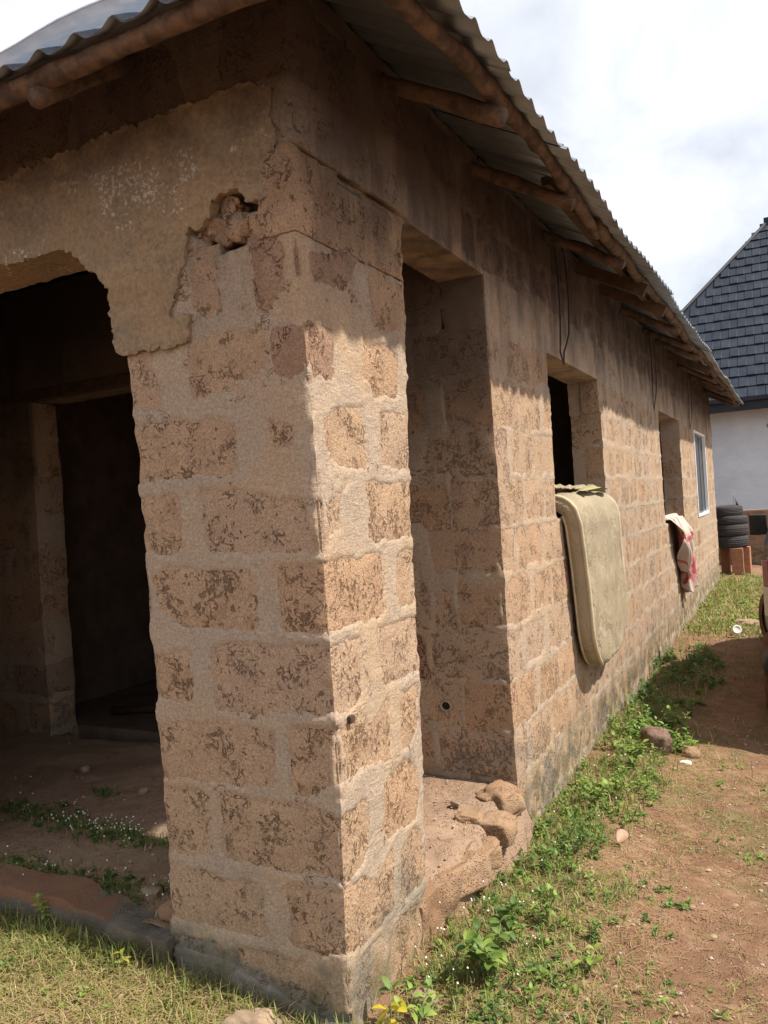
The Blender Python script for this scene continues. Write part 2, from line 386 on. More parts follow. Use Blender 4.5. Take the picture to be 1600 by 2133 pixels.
# ------------------------------------------------------------------ setting: ground
def gz(x, y):
    x = np.asarray(x, float); y = np.asarray(y, float)
    z = -.125 - .10*S((y-.2)/2.2) - .03*S((y-2)/3) - .065*S((x-.1)/.9)
    z = z + .085*S(-x/1.1)*S((.5-y)/.5)
    return np.maximum(z, -.31)
def ground_z(x, y):
    P = np.stack([x, y, 0*x], -1)
    near = np.exp(-np.maximum(0, np.hypot(x, y-4)-12)/6)
    return gz(x, y) + (.016*noise(P, 1.7, 61)+.012*noise(P, 5, 62)+.007*noise(P, 13, 63)+.004*noise(P, 28, 64))*near
def grid_lines(lo, hi, n0, n1, step):
    v = list(np.arange(n0, n1+1e-6, step)); d = step; x = n1
    while x < hi: d *= 1.35; x += d; v.append(min(x, hi))
    d = step; x = n0
    while x > lo: d *= 1.35; x -= d; v.insert(0, max(x, lo))
    return np.array(v)
gx = grid_lines(-90, 90, -1.9, 2.2, .03); gy = grid_lines(-90, 140, -1.1, 6.5, .035)
X, Y = np.meshgrid(gx, gy, indexing='ij'); Z = ground_z(X, Y)
V = np.stack([X, Y, Z], -1).reshape(-1, 3); n2 = len(gy); I, J = np.meshgrid(np.arange(len(gx)-1), np.arange(n2-1), indexing='ij')
Q = np.stack([I*n2+J, (I+1)*n2+J, (I+1)*n2+J+1, I*n2+J+1], -1).reshape(-1, 4)
link('ground', mesh_np('ground', V, Q), M['soil'], kind='structure')

# ------------------------------------------------------------------ the block house
house = tag(empty('block_house', (0, 0, 0)), 'unfinished laterite block house with open porch and corrugated metal roof', 'house')
Y1 = 1.645; YE = 13.4; XW = -5.6; T = .23; ZT = 3.06
WIN = [(2.69, 4.09, 1.288, 2.27), (7.10, 8.80, 1.04, 2.27), (10.40, 12.0, .97, 2.25)]
# blocks of the corner pillar, as seen on its front (x) and side (y)
def zc(k): return ZK[k+2]
J = .018
def row(k): return zc(k)+J*.6, zc(k+1)-J*.6
PD = .30
rows = {
 8: dict(front=[(-.45, -.30)], side=[(0.40, .62)], corner=(-.165, .33), cm='block_red'),
 7: dict(front=[(-.69, -.58), (-.44, -.14)], side=[(.27, .60)], corner=(-.10, .13), cm='block_red', ca='n'),
 6: dict(front=[(-.69, -.26)], side=[(.43, .62)], corner=(-.20, .31)),
 5: dict(front=[(-.69, -.53)], side=[(.30, .62)], corner=(-.43, .17)),
 4: dict(front=[(-.69, -.26)], side=[(.50, .62)], corner=(-.165, .38)),
 3: dict(front=[(-.69, -.53)], side=[(.31, .62)], corner=(-.44, .19)),
 2: dict(front=[(-.69, -.22)], side=[(.47, .63)], corner=(-.165, .37)),
 1: dict(front=[(-.69, -.50)], side=[(.29, .63)], corner=(-.44, .20)),
 0: dict(front=[(-.69, -.30)], side=[(.43, .63)], corner=(-.20, .36)),
 -1: dict(front=[(-.69, -.47)], side=[(.33, .63)], corner=(-.42, .26)),
}
def exp(B, **k):
    return B
def flag(ea=(0, 0, 0), eb=(0, 0, 0), sm=0.0):
    BLOCKS[-1]['ea'] = np.array(ea, bool); BLOCKS[-1]['eb'] = np.array(eb, bool); BLOCKS[-1]['sm'] = sm
for k, r in rows.items():
    z0, z1 = zc(k)+.028, zc(k+1)-.016
    if k == 8: z1 = 2.262
    cx, cy = r['corner']
    if r.get('ca') != 'n':
        addblk((cx, 0, z0), (0, cy, z1), 'pillar', r.get('cm', 'block'), seg=.03); flag((0, 1, 0), (1, 0, 0), random.uniform(0, .006))
    else:
        addblk((cx, 0, z0+.03), (0, cy, z1-.03), 'pillar', 'block_red', off=.003, seg=.025); flag((0, 1, 0), (1, 0, 0), .004)
    for (x0, x1) in r['front']:
        e = x0 <= -.68
        addblk((x0, 0, z0+random.uniform(0, .02)), (x1, .20, z1-random.uniform(0, .02)), 'pillar', 'block', seg=.03); flag((e, 1, 0), (0, 0, 0), random.uniform(0, .008))
    for (y0, y1) in r['side']:
        addblk((-.22, y0, z0+random.uniform(0, .015)), (0, .65 if y1 > .6 else y1, z1-random.uniform(0, .015)), 'pillar', 'block', seg=.03); flag((0, 0, 0), (1, y1 > .6, 0), random.uniform(0, .008))
    for (y0, y1) in ((.23, .62),) if k % 2 else ((.18, .5),):   # the face in the porch opening
        addblk((-.69, y0, z0), (-.45, y1, z1), 'pillar', 'block', seg=.06); flag((1, 0, 0), (0, 0, 0))
# blocks above the crack, at the head of the pillar
addblk((-.105, 0, 2.285), (0, .20, 2.488), 'pillar', 'block', off=.008, seg=.025); flag((0, 1, 0), (1, 0, 0), -.012)
addblk((-.22, .235, 2.285), (0, .65, 2.488), 'pillar', 'block', off=-.002, seg=.03); flag((0, 0, 0), (1, 1, 0), -.008)
# general courses on a wall face
def course(axis, c0, c1, z0, z1, depthlo, depthhi, par, mat='block_smooth', start=None, seg=.1, holes=(), L0=.44, far=None, edges=()):
    p = c0 - (start if start is not None else 0); g = .019
    while p < c1:
        ln = L0*random.uniform(.93, 1.05); a, b = max(p+g, c0), min(p+ln-g, c1); p += ln
        if b-a < .06: continue
        segs = [(a, b)]
        for (h0, h1, hz0, hz1) in holes:
            if z1 > hz0+.03 and z0 < hz1-.03:
                nw = []
                for (u, v) in segs:
                    if v <= h0 or u >= h1: nw.append((u, v)); continue
                    if u < h0: nw.append((u, h0))
                    if v > h1: nw.append((h1, v))
                segs = nw
        for (u, v) in segs:
            if v-u < .05: continue
            on = [any(abs(u-h[1]) < 1e-6 for h in holes) or any(abs(u-e) < 1e-6 for e in edges),
                  any(abs(v-h[0]) < 1e-6 for h in holes) or any(abs(v-e) < 1e-6 for e in edges)]
            full = any(on); st = far is not None and u > far; m = 'block_red' if (mat == 'block_smooth' and random.random() < .04) else mat
            zz0, zz1 = z0+random.uniform(0, .014), z1-random.uniform(0, .014); sg = seg*(1+max(0, (u-2))*.22) if axis == 'y' else seg
            if axis == 'y':
                addblk((depthlo if full else depthhi-.12, u, zz0), (depthhi, v, zz1), par, m, seg=sg, stuff=st); flag((full, on[0], 0), (1, on[1], 0), random.uniform(-.006, .004))
            else:
                addblk((u, depthlo, zz0), (v, depthhi if full else depthlo+.12, zz1), par, m, seg=seg, stuff=st); flag((on[0], 1, 0), (on[1], full, 0), random.uniform(-.006, .003))
for k in range(-1, 9):
    z0, z1 = row(k)
    # the corner of side wall and cross wall
    cx, cy = ((-.23, .40) if k % 2 else (-.40, .20))
    addblk((cx, Y1, z0), (0, Y1+cy, z1), 'side', 'block_smooth', seg=.035); flag((0, 1, 0), (1, 0, 0), random.uniform(0, .005))
    course('y', Y1+cy+.045, YE, z0, z1, -T, 0, 'side', start=random.uniform(.0, .06), seg=.06, holes=WIN, far=8.9, edges=(YE,))
    # cross wall, built from its right end leftwards
    course('x', XW, cx-.045, z0, z1, Y1, Y1+T, 'cross', start=.1*(k % 3), seg=.09, holes=[(-3.2, -2.1, -1, 2.27)])
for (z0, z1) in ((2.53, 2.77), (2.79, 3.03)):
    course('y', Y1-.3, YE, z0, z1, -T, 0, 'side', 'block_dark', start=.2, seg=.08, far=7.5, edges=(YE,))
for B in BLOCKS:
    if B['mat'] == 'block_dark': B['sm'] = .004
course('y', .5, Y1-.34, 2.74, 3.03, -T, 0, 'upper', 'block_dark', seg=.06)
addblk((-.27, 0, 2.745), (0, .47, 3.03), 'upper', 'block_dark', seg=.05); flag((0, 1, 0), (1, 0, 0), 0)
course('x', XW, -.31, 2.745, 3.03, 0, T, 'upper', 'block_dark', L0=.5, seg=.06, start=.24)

def fine(a, b, s0, grow, ymin):
    v = [a]
    while v[-1] < b: v.append(v[-1]+s0*(1+grow*max(0, v[-1]-ymin)))
    v = np.array(v); return a+(v-a)*(b-a)/(v[-1]-a)
def snap(v, vals):
    v = v.copy()
    for e in vals:
        i = int(np.argmin(np.abs(v-e))); v[i] = e
    return np.unique(v)
def head_cavity(V, N):
    """broken-out pocket between plaster and block at the pillar head, and the long crack below it"""
    D = np.zeros_like(V); x, y, z = V.T
    fr = (N[:, 1] < 0)
    w = S(1.25-((x+.20)/.20)**2-((z-2.345)/.085)**2 + .5*noise(V, 14, 71))*fr
    D[:, 1] += w*.11*(1+.5*noise(V, 22, 72))
    c = np.exp(-((z-2.272-.008*noise(V, 9, 73))/.008)**2)*((N[:, 0] > 0) | fr)*(x > -.48)
    D -= N*(c*.028)[:, None]
    c = np.exp(-((z-2.497-.006*noise(V, 9, 74))/.007)**2)*((N[:, 0] > 0)*(y < .8) | (fr & (x > -.12)))
    D -= N*(c*.022)[:, None]
    c = np.exp(-((y-.218-.004*noise(V, 9, 75))/.008)**2)*(N[:, 0] > 0)*S((z-2.26)/.02)*S((2.5-z)/.02)
    D -= N*(c*.03)[:, None]
    # slanting crack on the side face below
    yy = .20+.10*(2.26-z)+.13*S((2.2-z)/.12); c = np.exp(-((y-yy-.006*noise(V, 16, 76))/.006)**2)*(N[:, 0] > 0)*S((z-1.86)/.05)*S((2.27-z)/.02)
    D -= N*(c*.012)[:, None]
    zz = .005-.10*S((x+.52)/.45)+.012*noise(V, 12, 77); c = np.exp(-((z-zz)/.008)**2)*fr*S((x+.6)/.05)*np.clip(noise(V, 6, 78)+.7, 0, 1); D -= N*(c*.03)[:, None]
    D[:, 1] -= .012*S((zz-z)/.02)*fr
    return D
ys = lines(0, .65, .0115); xs = lines(-.69, 0, .0115); zs = lines(-.35, 2.5, .0115)
P_pillar = mortar_solid('corner_pillar', xs, ys, zs, lambda X, Y, Z: np.ones_like(X, bool), house, 'pillar', extra=head_cavity)
# upper ring over porch openings
xs = np.unique(np.concatenate([lines(XW, -1.6, .08), lines(-1.6, 0, .02, (-T,))])); ys = np.unique(np.concatenate([lines(0, Y1, .02, (T,))])); zs = lines(2.5, ZT, .02)
P_upper = mortar_solid('ring_beam', xs, ys, zs, lambda X, Y, Z: (X > -T) | (Y < T), house, 'upper', extra=head_cavity)
# side wall with three window openings
ys = snap(fine(Y1, YE, .019, .14, Y1), [w_[0] for w_ in WIN]+[w_[1] for w_ in WIN]); zs = snap(lines(-.38, ZT, .021), [1.288, 2.27, 1.04, .97, 2.25]); xs = lines(-T, 0, .025)
def sidefill(X, Y, Z):
    f = np.ones_like(X, bool)
    for (a, b, c, d) in WIN: f &= ~((Y > a) & (Y < b) & (Z > c) & (Z < d))
    return f
def hole_disp(V, N):
    D = np.zeros_like(V); x, y, z = V.T
    w = S(1.25-np.hypot(x+.175, z-.417)/.024)*(N[:, 1] < 0)*(np.abs(y-Y1) < .01)
    D[:, 1] += w*.06
    # worn foot of the jamb
    return D
P_side = mortar_solid('side_wall', xs, ys, zs, sidefill, house, extra=hole_disp)
xs = np.unique(np.concatenate([lines(XW, -1.2, .06, (-3.2, -2.1)), lines(-1.2, -T, .02)])); ys = lines(Y1, Y1+T, .06); zs = lines(-.3, 3.0, .04, (2.27,))
P_cross = mortar_solid('cross_wall', xs, ys, zs, lambda X, Y, Z: ~((X > -3.2) & (X < -2.1) & (Z < 2.27)), house, extra=hole_disp)
build_blocks(dict(pillar=P_pillar, upper=P_upper, side=P_side, cross=P_cross), dict(pillar='pillar', upper='upper'))
# remaining walls of the house, unseen from the yard but closing its rooms
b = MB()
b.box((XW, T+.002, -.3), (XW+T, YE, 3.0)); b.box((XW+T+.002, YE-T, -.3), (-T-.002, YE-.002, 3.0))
b.box((XW+T+.002, 5.6, -.3), (-T-.002, 5.75, 3.0)); b.box((XW+T+.002, 9.5, -.3), (-T-.002, 9.65, 3.0)); b.box((-3.9, Y1+T+.002, -.3), (-3.75, 5.598, 3.0)); b.box((-1.95, Y1+T+.002, -.3), (-1.80, 5.598, 3.2)); b.box((-3.748, 3.3, -.3), (-1.952, 3.45, 3.2))  # partition beside the inner doorway added to keep the corridor dark
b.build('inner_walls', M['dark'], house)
b = MB(); b.box((XW, .0, -.3), (-1.95, .23, 2.6)); b.box((-4.1, .232, -.3), (-3.9, Y1-.002, 3.2)); b.build('added_porch_wall', M['mortar'], house)  # added out of view to narrow the porch front and cut daylight
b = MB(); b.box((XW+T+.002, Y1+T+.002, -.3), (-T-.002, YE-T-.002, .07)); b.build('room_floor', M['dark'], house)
b = MB(); n = 20; V = []; F = []
for i in range(n):
    t = 2*math.pi*i/n
    for (r_, y_) in ((.032, .004), (.030, -.006), (.023, -.005), (.021, .006)): V.append((-.346+r_*math.cos(t), Y1-.006+y_, .417+r_*math.sin(t)*.9))
for i in range(n):
    for j in range(3): F.append((i*4+j, ((i+1) % n)*4+j, ((i+1) % n)*4+j+1, i*4+j+1))
b.add(V, F); pe = b.build('pipe_end', M['mortar'], P_cross, True)
b = MB(); b.add([(-.346+.022*math.cos(2*math.pi*i/n), Y1-.0045, .417+.020*math.sin(2*math.pi*i/n)) for i in range(n)], [tuple(range(n))]); b.build('painted_bore', mat_simple('bore_shade', (.02, .015, .012)), P_cross)  # flat black disc, darkness of the bore painted in place of a hole
# --- wooden lintel over the inner doorway, roof timbers
def mat_wood(name, c, c2):
    k = NM(name, .8, .2); n = k.noise(14, 4, .6); g = k.noise(60, 3, .6, stretch=(1, .3, 1))
    col = k.mix(k.ramp(n, .35, .65), c, c2); col = k.mul(col, k.mix(g, (.7, .7, .7), (1.2, 1.2, 1.2)))
    return k.done(col, k.bump(g, .006, .8))
M['wood'] = mat_wood('barked_pole', (.16, .10, .065), (.065, .045, .034))
M['plank'] = mat_wood('rough_plank', (.11, .065, .038), (.07, .042, .027))
b = MB(); b.box((-3.45, Y1-.012, 2.272), (-1.9, Y1+T+.01, 2.345)); bevel(b.build('door_lintel', M['plank'], house), .006)

# ------------------------------------------------------------------ plaster on the front beam
def inpoly(x, z, poly):
    r = np.zeros(x.shape, bool); j = len(poly)-1
    for i in range(len(poly)):
        xi, zi = poly[i]; xj, zj = poly[j]
        c = ((zi > z) != (zj > z)) & (x < (xj-xi)*(z-zi)/(zj-zi+1e-12)+xi); r ^= c; j = i
    return r
def slab(name, poly, y0, y1, cell, mat, parent, jit=.010, seed=3, mask=None, bulge=.006):
    xs0 = min(p[0] for p in poly); xs1 = max(p[0] for p in poly); z0 = min(p[1] for p in poly); z1 = max(p[1] for p in poly)
    xs = lines(xs0-.03, xs1+.03, cell); zs = lines(z0-.03, z1+.03, cell); ys = lines(y0, y1, max(.02, (y1-y0)/8))
    cx = (xs[1:]+xs[:-1])/2; cz = (zs[1:]+zs[:-1])/2; cy = (ys[1:]+ys[:-1])/2
    X, Z = np.meshgrid(cx, cz, indexing='ij'); PP = np.stack([X, 0*X, Z], -1)
    jit = jit*(1-.8*((X < -.74) & (Z < 2.5))); jx = X+jit*(noise(PP, 22, seed)+.6*noise(PP, 55, seed+1)); jz = Z+jit*(noise(PP, 22, seed+2)+.6*noise(PP, 55, seed+3))
    m = inpoly(jx, jz, poly)
    V, Q, N = solid(xs, ys, zs, np.repeat(m[:, None, :], len(cy), axis=1))
    # relax the outline in x/z
    E = np.concatenate([Q[:, [0, 1]], Q[:, [1, 2]], Q[:, [2, 3]], Q[:, [3, 0]]])
    side = (N[:, 0] != 0) | (N[:, 2] != 0)
    P = V.copy()
    for it in range(3):
        A = np.zeros_like(P); c = np.zeros(len(P)); ok = side[E[:, 0]] & side[E[:, 1]] & (np.abs(V[E[:, 0], 1]-V[E[:, 1], 1]) < 1e-6)
        Eo = E[ok]; np.add.at(A, Eo[:, 0], P[Eo[:, 1]]); np.add.at(c, Eo[:, 0], 1); np.add.at(A, Eo[:, 1], P[Eo[:, 0]]); np.add.at(c, Eo[:, 1], 1)
        g = c > 0; P[g] = .45*P[g]+.55*A[g]/c[g][:, None]
    crk = np.exp(-((V[:, 2]-2.165-.05*(V[:, 0]+.6)-.006*noise(V, 12, 86))/.007)**2)*(V[:, 0] > -.8)*(V[:, 0] < -.46)*(N[:, 1] < 0)
    D = N*(rough_disp(V, .9)+bulge*noise(V, 3.5, 81)-.009*crk)[:, None]; rim = side & (N[:, 1] < 0)
    D += (rim*1.0)[:, None]*np.stack([noise(V, 60, 83), noise(V, 60, 84)-.2, noise(V, 60, 85)], 1)*.009
    return link(name, sharpen(mesh_np(name, warp(P, 'upper')+D, Q), N), mat, parent)
PLY = [(-5.3, 2.39), (-3.3, 2.39), (-2.9, 2.39), (-.985, 2.395), (-.94, 2.385), (-.775, 2.225), (-.77, 2.15), (-.735, 2.0), (-.44, 1.992), (-.43, 2.075), (-.505, 2.09), (-.497, 2.13), (-.46, 2.17),
       (-.435, 2.24), (-.42, 2.30), (-.40, 2.343), (-.34, 2.35), (-.31, 2.38), (-.28, 2.43), (-.21, 2.42), (-.17, 2.395), (-.115, 2.36), (-.075, 2.385), (-.065, 2.43), (-.085, 2.455),
       (-.055, 2.50), (-.04, 2.56), (-.06, 2.62), (-.055, 2.68), (-.13, 2.735), (-.40, 2.735), (-.7, 2.725), (-1.3, 2.705), (-5.3, 2.70)]
slab('beam_plaster', PLY, -.011, .215, .0095, M['plaster'], house)
# broken lumps of block left in the pocket
def rockmesh(name, r, seed, sub=3, rough=.25, flat=(1, 1, 1), blocky=.8):
    bm = bmesh.new(); bmesh.ops.create_icosphere(bm, subdivisions=sub, radius=1)
    V = np.array([v.co[:] for v in bm.verts]); n = fbm(V, 1.1, seed, 2)*rough+noise(V, 5, seed+5)*rough*.2
    n = n+.06*noise(V, 9, seed+8)+.03*noise(V, 20, seed+9); V = np.sign(V)*np.abs(V)**blocky; V = V*(1+n)[:, None]*np.array(flat)*r
    for v, c in zip(bm.verts, V): v.co = c
    me = bpy.data.meshes.new(name); bm.to_mesh(me); bm.free(); return me
for (x, z, r) in ((-.395, 2.305, .032), (-.355, 2.318, .03), (-.30, 2.33, .045), (-.235, 2.325, .045), (-.155, 2.31, .05), (-.255, 2.385, .04), (-.085, 2.405, .035), (-.075, 2.45, .03)):
    o = link('broken_block', rockmesh('broken_block', r, int(x*-1000), 3, .35, (1.1, .6, .85), .45), M['block'], P_pillar, smooth=True)
    o.location = (x, .03, z); o.rotation_euler = (random.uniform(-.3, .3), random.uniform(-.6, .6), random.uniform(-.3, .3))
# broken lumps of the sill in the side opening
for i, (x, y, z, r, f) in enumerate(((-.05, 1.50, .025, .095, (1, 1.1, .7)), (.0, 1.27, -.01, .075, (1, 1.3, .7)), (-.09, 1.22, .035, .05, (1.2, 1, .6)), (-.01, .86, -.05, .085, (.9, 1.5, .7)), (.005, 1.05, -.06, .07, (.9, 1.4, .8)))):
    o = link('sill_lump', rockmesh('sill_lump', r, 300+i, 4, .3, f, .55), M['clay'], house); o.location = (x, y, z); o.rotation_euler = (random.uniform(-.2, .2), random.uniform(-.2, .2), random.uniform(-.5, .5))
# plinth under the porch front, with clay washed over it
def mat_plinth():
    k = NM('damp_concrete'); z = k.xyz()[2]
    a = k.noise(9, 5, .65); col = k.mix(k.ramp(a, .35, .65), (.24, .205, .165), (.14, .12, .10))
    top = k.ramp(k.math('ADD', z, k.math('MULTIPLY', a, .12)), .118, .145); col = k.mix(k.math('MULTIPLY', top, .85), col, (.30, .15, .085))
    g = k.ramp(k.math('ADD', z, k.math('MULTIPLY', k.noise(12, 4, .6, off=(3, 3, 3)), -.16)), -.02, -.13); col = k.mix(k.math('MULTIPLY', g, .85), col, (.085, .075, .022))
    f = k.noise(130, 4, .7); col = k.mul(col, k.mix(f, (.6, .6, .6), (1.25, 1.25, 1.25)))
    return k.done(col, k.bump(k.math('ADD', f, a), .014, .9))
M['plinth'] = mat_plinth()
def plinth_extra(V, N):
    D = np.zeros_like(V); top = (V[:, 2] > .0)
    h = .035*S((-V[:, 0]-1.08)/.1)+.015*noise(V, 5, 91)-.03*S((V[:, 0]+1.05)/.2)
    D[:, 2] = h*S((V[:, 2]+.1)/.15); D[:, 1] += .012*noise(V, 6, 92)*(N[:, 1] < 0)
    return D
xs = np.unique(np.concatenate([lines(XW, -1.9, .1), lines(-1.9, -.68, .018)]))
mortar_solid('plinth', xs, lines(-.035, .10, .018), lines(-.35, .065, .018), lambda X, Y, Z: np.ones_like(X, bool), house, 'upper', mat=M['plinth'], extra=plinth_extra)
# porch floor: trodden earth, crumbling where it meets the yard
gx = np.unique(np.concatenate([lines(-5.4, -2, .06), lines(-2, .13, .02)])); gy = lines(.03, Y1+.03, .022)
X, Y = np.meshgrid(gx, gy, indexing='ij'); P = np.stack([X, Y, 0*X], -1)
Z = .062+.012*noise(P, 3, 101)+.008*noise(P, 11, 102)+.005*noise(P, 32, 103)
edge = X+.05*noise(P, 5, 104)+.03*noise(P, 16, 105)
Z = Z-.03*S((edge+.22)/.16)-.26*S((edge-.005)/.085)+.035*S(1-np.hypot(X+.05, Y-1.45)/.16)+.03*S(1-np.hypot(X+.04, Y-.95)/.14)
Z = Z-.02*S((.28-Y)/.2)*(X < -.69)
Z = Z-.45*S((X+.03)/.03)*S((.76-Y)/.12)
V = np.stack([X+.02*noise(P+Z[..., None], 9, 106), Y, Z], -1).reshape(-1, 3); n2 = len(gy)
I, Jj = np.meshgrid(np.arange(len(gx)-1), np.arange(n2-1), indexing='ij')
Q = np.stack([I*n2+Jj, (I+1)*n2+Jj, (I+1)*n2+Jj+1, I*n2+Jj+1], -1).reshape(-1, 4)
fc = V[Q].mean(1); Q = Q[~((fc[:, 0] > -.66) & (fc[:, 1] < .56))]
link('porch_floor', mesh_np('porch_floor', V, Q), M['porch_soil'], kind='structure')
# solid clay step under the side opening
def stepx(V, N):
    D = np.zeros_like(V); D[:, 0] = (.035*noise(V, 5, 111)+.02*noise(V, 15, 112))*(N[:, 0] > 0); D[:, 2] = .03*noise(V, 6, 113)*(N[:, 2] > 0); return D
mortar_solid('clay_step', lines(-.3, .012, .02), lines(.5, Y1+.05, .02), lines(-.4, .02, .02), lambda X, Y, Z: np.ones_like(X, bool), house, 'upper', mat=M['clay'], extra=stepx)

# ------------------------------------------------------------------ roof
XE = .54; YF = -.42; SR = .55; SF = .6; ZE = 2.79; YB = 13.98; XL = XW-.54; XM = (XE+XL)/2
def sag(t): return -.045+.085*S((t+.5)/6)+.012*math.sin(t*1.9)+.008*math.sin(t*4.7)
def mat_metal():
    k = NM('corrugated_zinc', .42, .5); k.b.inputs['Metallic'].default_value = .75
    n = k.noise(3, 5, .6); col = k.mix(k.ramp(n, .4, .7), (.25, .275, .315), (.17, .18, .19))
    d = k.noise(16, 4, .6, off=(1, 1, 1)); col = k.mix(k.ramp(d, .55, .75, 0, .5), col, (.15, .125, .10))
    return k.done(col, None, k.ramp(n, .3, .7, .35, .6))
M['zinc'] = mat_metal()
b = MB()
zr = ZE+(XE-XM)*SR; yr0 = YF+(XE-XM)*SR/SF
b.tube([(XM, yr0-.1, zr+.02), (XM, YB, zr+.02)], .05, 8)
b.tube([(XE-.02, YF+.02, ZE+.0), (XM, yr0, zr+.02)], .03, 8); b.tube([(XL+.02, YF+.02, ZE+.02), (XM, yr0, zr+.02)], .03, 8)
roof = b.build('roof', M['zinc'], house, True)
def wave(t): p_ = 2*math.pi*t/.142; return .0135*math.cos(p_)+.004*math.cos(2*p_)+.002*math.sin(2*p_)
def sheet(side, t0, t1, k):
    """one corrugated sheet; side 'R','L' run inwards over x, 'F' inwards over y"""
    n = int(round((t1-t0)/.142*12)); V = []; F = []; rows_ = 7; tilt = random.uniform(-.006, .006); ext = random.uniform(-.015, .015)
    for i in range(n+1):
        t = t0+(t1-t0)*i/n
        if side == 'F': run = min((XE-t)*SR/SF, (t-XL)*SR/SF, yr0-YF)
        else: run = min(max(0, (t-YF)*SF/SR), XE-XM)
        run = max(run, .02)
        for j in range(rows_):
            r = run*j/(rows_-1)-(ext if j == 0 else 0)*(run > .2); sg = sag(t if side != 'F' else 0)*max(0, 1-r/1.5)
            if side == 'F':
                sg = (sag(0)+.0*t)*max(0, 1-r/1.5); V.append((t, YF+r, ZE+r*SF+wave(t)+sg+.004*(k % 2)+tilt*(t-t0)))
            elif side == 'R': V.append((XE-r, t, ZE+r*SR+wave(t)+sg+.004*(k % 2)+tilt*(t-t0)))
            else: V.append((XL+r, t, ZE+r*SR+wave(t)+sg+.004*(k % 2)))
    for i in range(n):
        for j in range(rows_-1): F.append((i*rows_+j, (i+1)*rows_+j, (i+1)*rows_+j+1, i*rows_+j+1))
    me = mesh_list('roof_sheet', V, F); o = link('roof_sheet', me, M['zinc'], roof)
    m = o.modifiers.new('thick', 'SOLIDIFY'); m.thickness = .0012; return o
t = YF; k = 0
while t < YB-.05: sheet('R', t, min(t+.76+.12, YB), k); sheet('L', t, min(t+.76+.12, YB), k); t += .76; k += 1
t = XE; k = 0
while t > XL+.05: sheet('F', max(t-.90, XL), t, k); t -= .76; k += 1
# bright flashing lipped over the front eave, left of the corner
b = MB(); pr = [(-.048, .020), (-.040, .034), (-.01, .026), (.12, .082)]
V = []; F = []; xs_ = np.linspace(-3.2, .30, 40)
for i, x in enumerate(xs_):
    for (dy, dz) in pr: V.append((x, YF+dy+.006*math.sin(x*7), ZE+sag(0)+dz+.006*math.sin(x*11)+.004))
for i in range(39):
    for j in range(3): F.append((i*4+j, (i+1)*4+j, (i+1)*4+j+1, i*4+j+1))
M['pale_zinc'] = mat_leaf('pale_sheet', (.55, .60, .68), (.62, .66, .72), .45)
b.add(V, F); o = b.build('eave_flashing', M['pale_zinc'], roof, True); m = o.modifiers.new('t', 'SOLIDIFY'); m.thickness = .002
# eave poles: barked, crooked round timber
def pole(name, pts, r, parent, wob=.12, mat='wood', n=11):
    b = MB(); pts = [Vector(p) for p in pts]; q = []; rr = []; r = list(r) if isinstance(r, (list, tuple)) else [r]*len(pts)
    for i in range(len(pts)-1):
        for u in range(3): q.append(pts[i].lerp(pts[i+1], u/3)+Vector((random.uniform(-1, 1), random.uniform(-1, 1), random.uniform(-1, 1)))*.0022); rr.append((r[i]*(1-u/3)+r[i+1]*u/3)*random.choice((1, 1, 1, .95, 1.05, 1.14)))
    q.append(pts[-1]); rr.append(r[-1]); b.tube(q, rr, n, wob=wob); return b.build(name, M[mat], parent, True)
segs_ = [(-.55, 2.3), (2.15, 5.1), (4.95, 8.2), (8.0, 11.2), (11.0, 14.0)]
for (a, c) in segs_:
    pts = []; m = 14; rr = []
    ph = random.random()*6
    for i in range(m):
        y = a+(c-a)*i/(m-1); pts.append((.425+.016*math.sin(y*2.3+ph)+.006*math.sin(y*7), y, ZE+.115*SR+sag(y)-.046+.010*math.sin(y*3.1+ph))); rr.append(.025+.004*math.sin(y*5+ph)+.003*(1-i/m))
    pole('eave_pole', pts, rr, roof)
for (a, c) in ((.60, -1.9), (-1.8, -4.3), (-4.2, -6.1)):
    pts = []; rr = []
    for i in range(12):
        x = a+(c-a)*i/11; pts.append((x, YF+.075+.008*math.sin(x*5), ZE+.075*SF+sag(0)-.053+.008*math.sin(x*4.1))); rr.append(.031+.004*math.sin(x*6))
    pole('eave_pole', pts, rr, roof)
RY = [.60, 1.58, 2.75, 3.55, 4.45, 5.3, 6.25, 7.2, 8.2, 9.2, 10.2, 11.2, 12.3, 13.3]
for y in RY:
    y1 = y+random.uniform(-.25, .15); s_ = sag(y)
    pts = [(.455, y, ZE+.085*SR+s_-.115), (.2, y*.6+y1*.4, ZE+.34*SR+s_*.8-.10+random.uniform(-.01, .01)), (-.05, y1*.7+y*.3, ZE+.59*SR+s_*.6-.095), (-.8, y1, ZE+1.34*SR-.09)]
    if random.random() < .35 and y > 3:   # squared timber among the round ones
        b = MB(); p0, p1 = Vector(pts[0]), Vector(pts[-1]); d = (p1-p0).normalized(); sx = Vector((0, 1, 0)); up = d.cross(sx).normalized()
        V = []
        for p in (p0, p1):
            for (u, v) in ((-.022, -.04), (.022, -.04), (.022, .04), (-.022, .04)): V.append(p+sx*u+up*v)
        b.add(V, [(0, 1, 2, 3), (4, 7, 6, 5), (0, 4, 5, 1), (1, 5, 6, 2), (2, 6, 7, 3), (3, 7, 4, 0)]); b.build('rafter', M['plank'], roof)
    else: pole('rafter', pts, [.029, .030, .030, .030], roof)
for x in (-.64, -1.9, -3.0, -4.2, -5.2):
    pole('rafter', [(x, YF+.055, ZE+.03*SF-.115-.015), (x+.02, .0, ZE+.42*SF-.10), (x, 1.1, ZE+1.5*SF-.10)], [.030, .031, .03], roof)
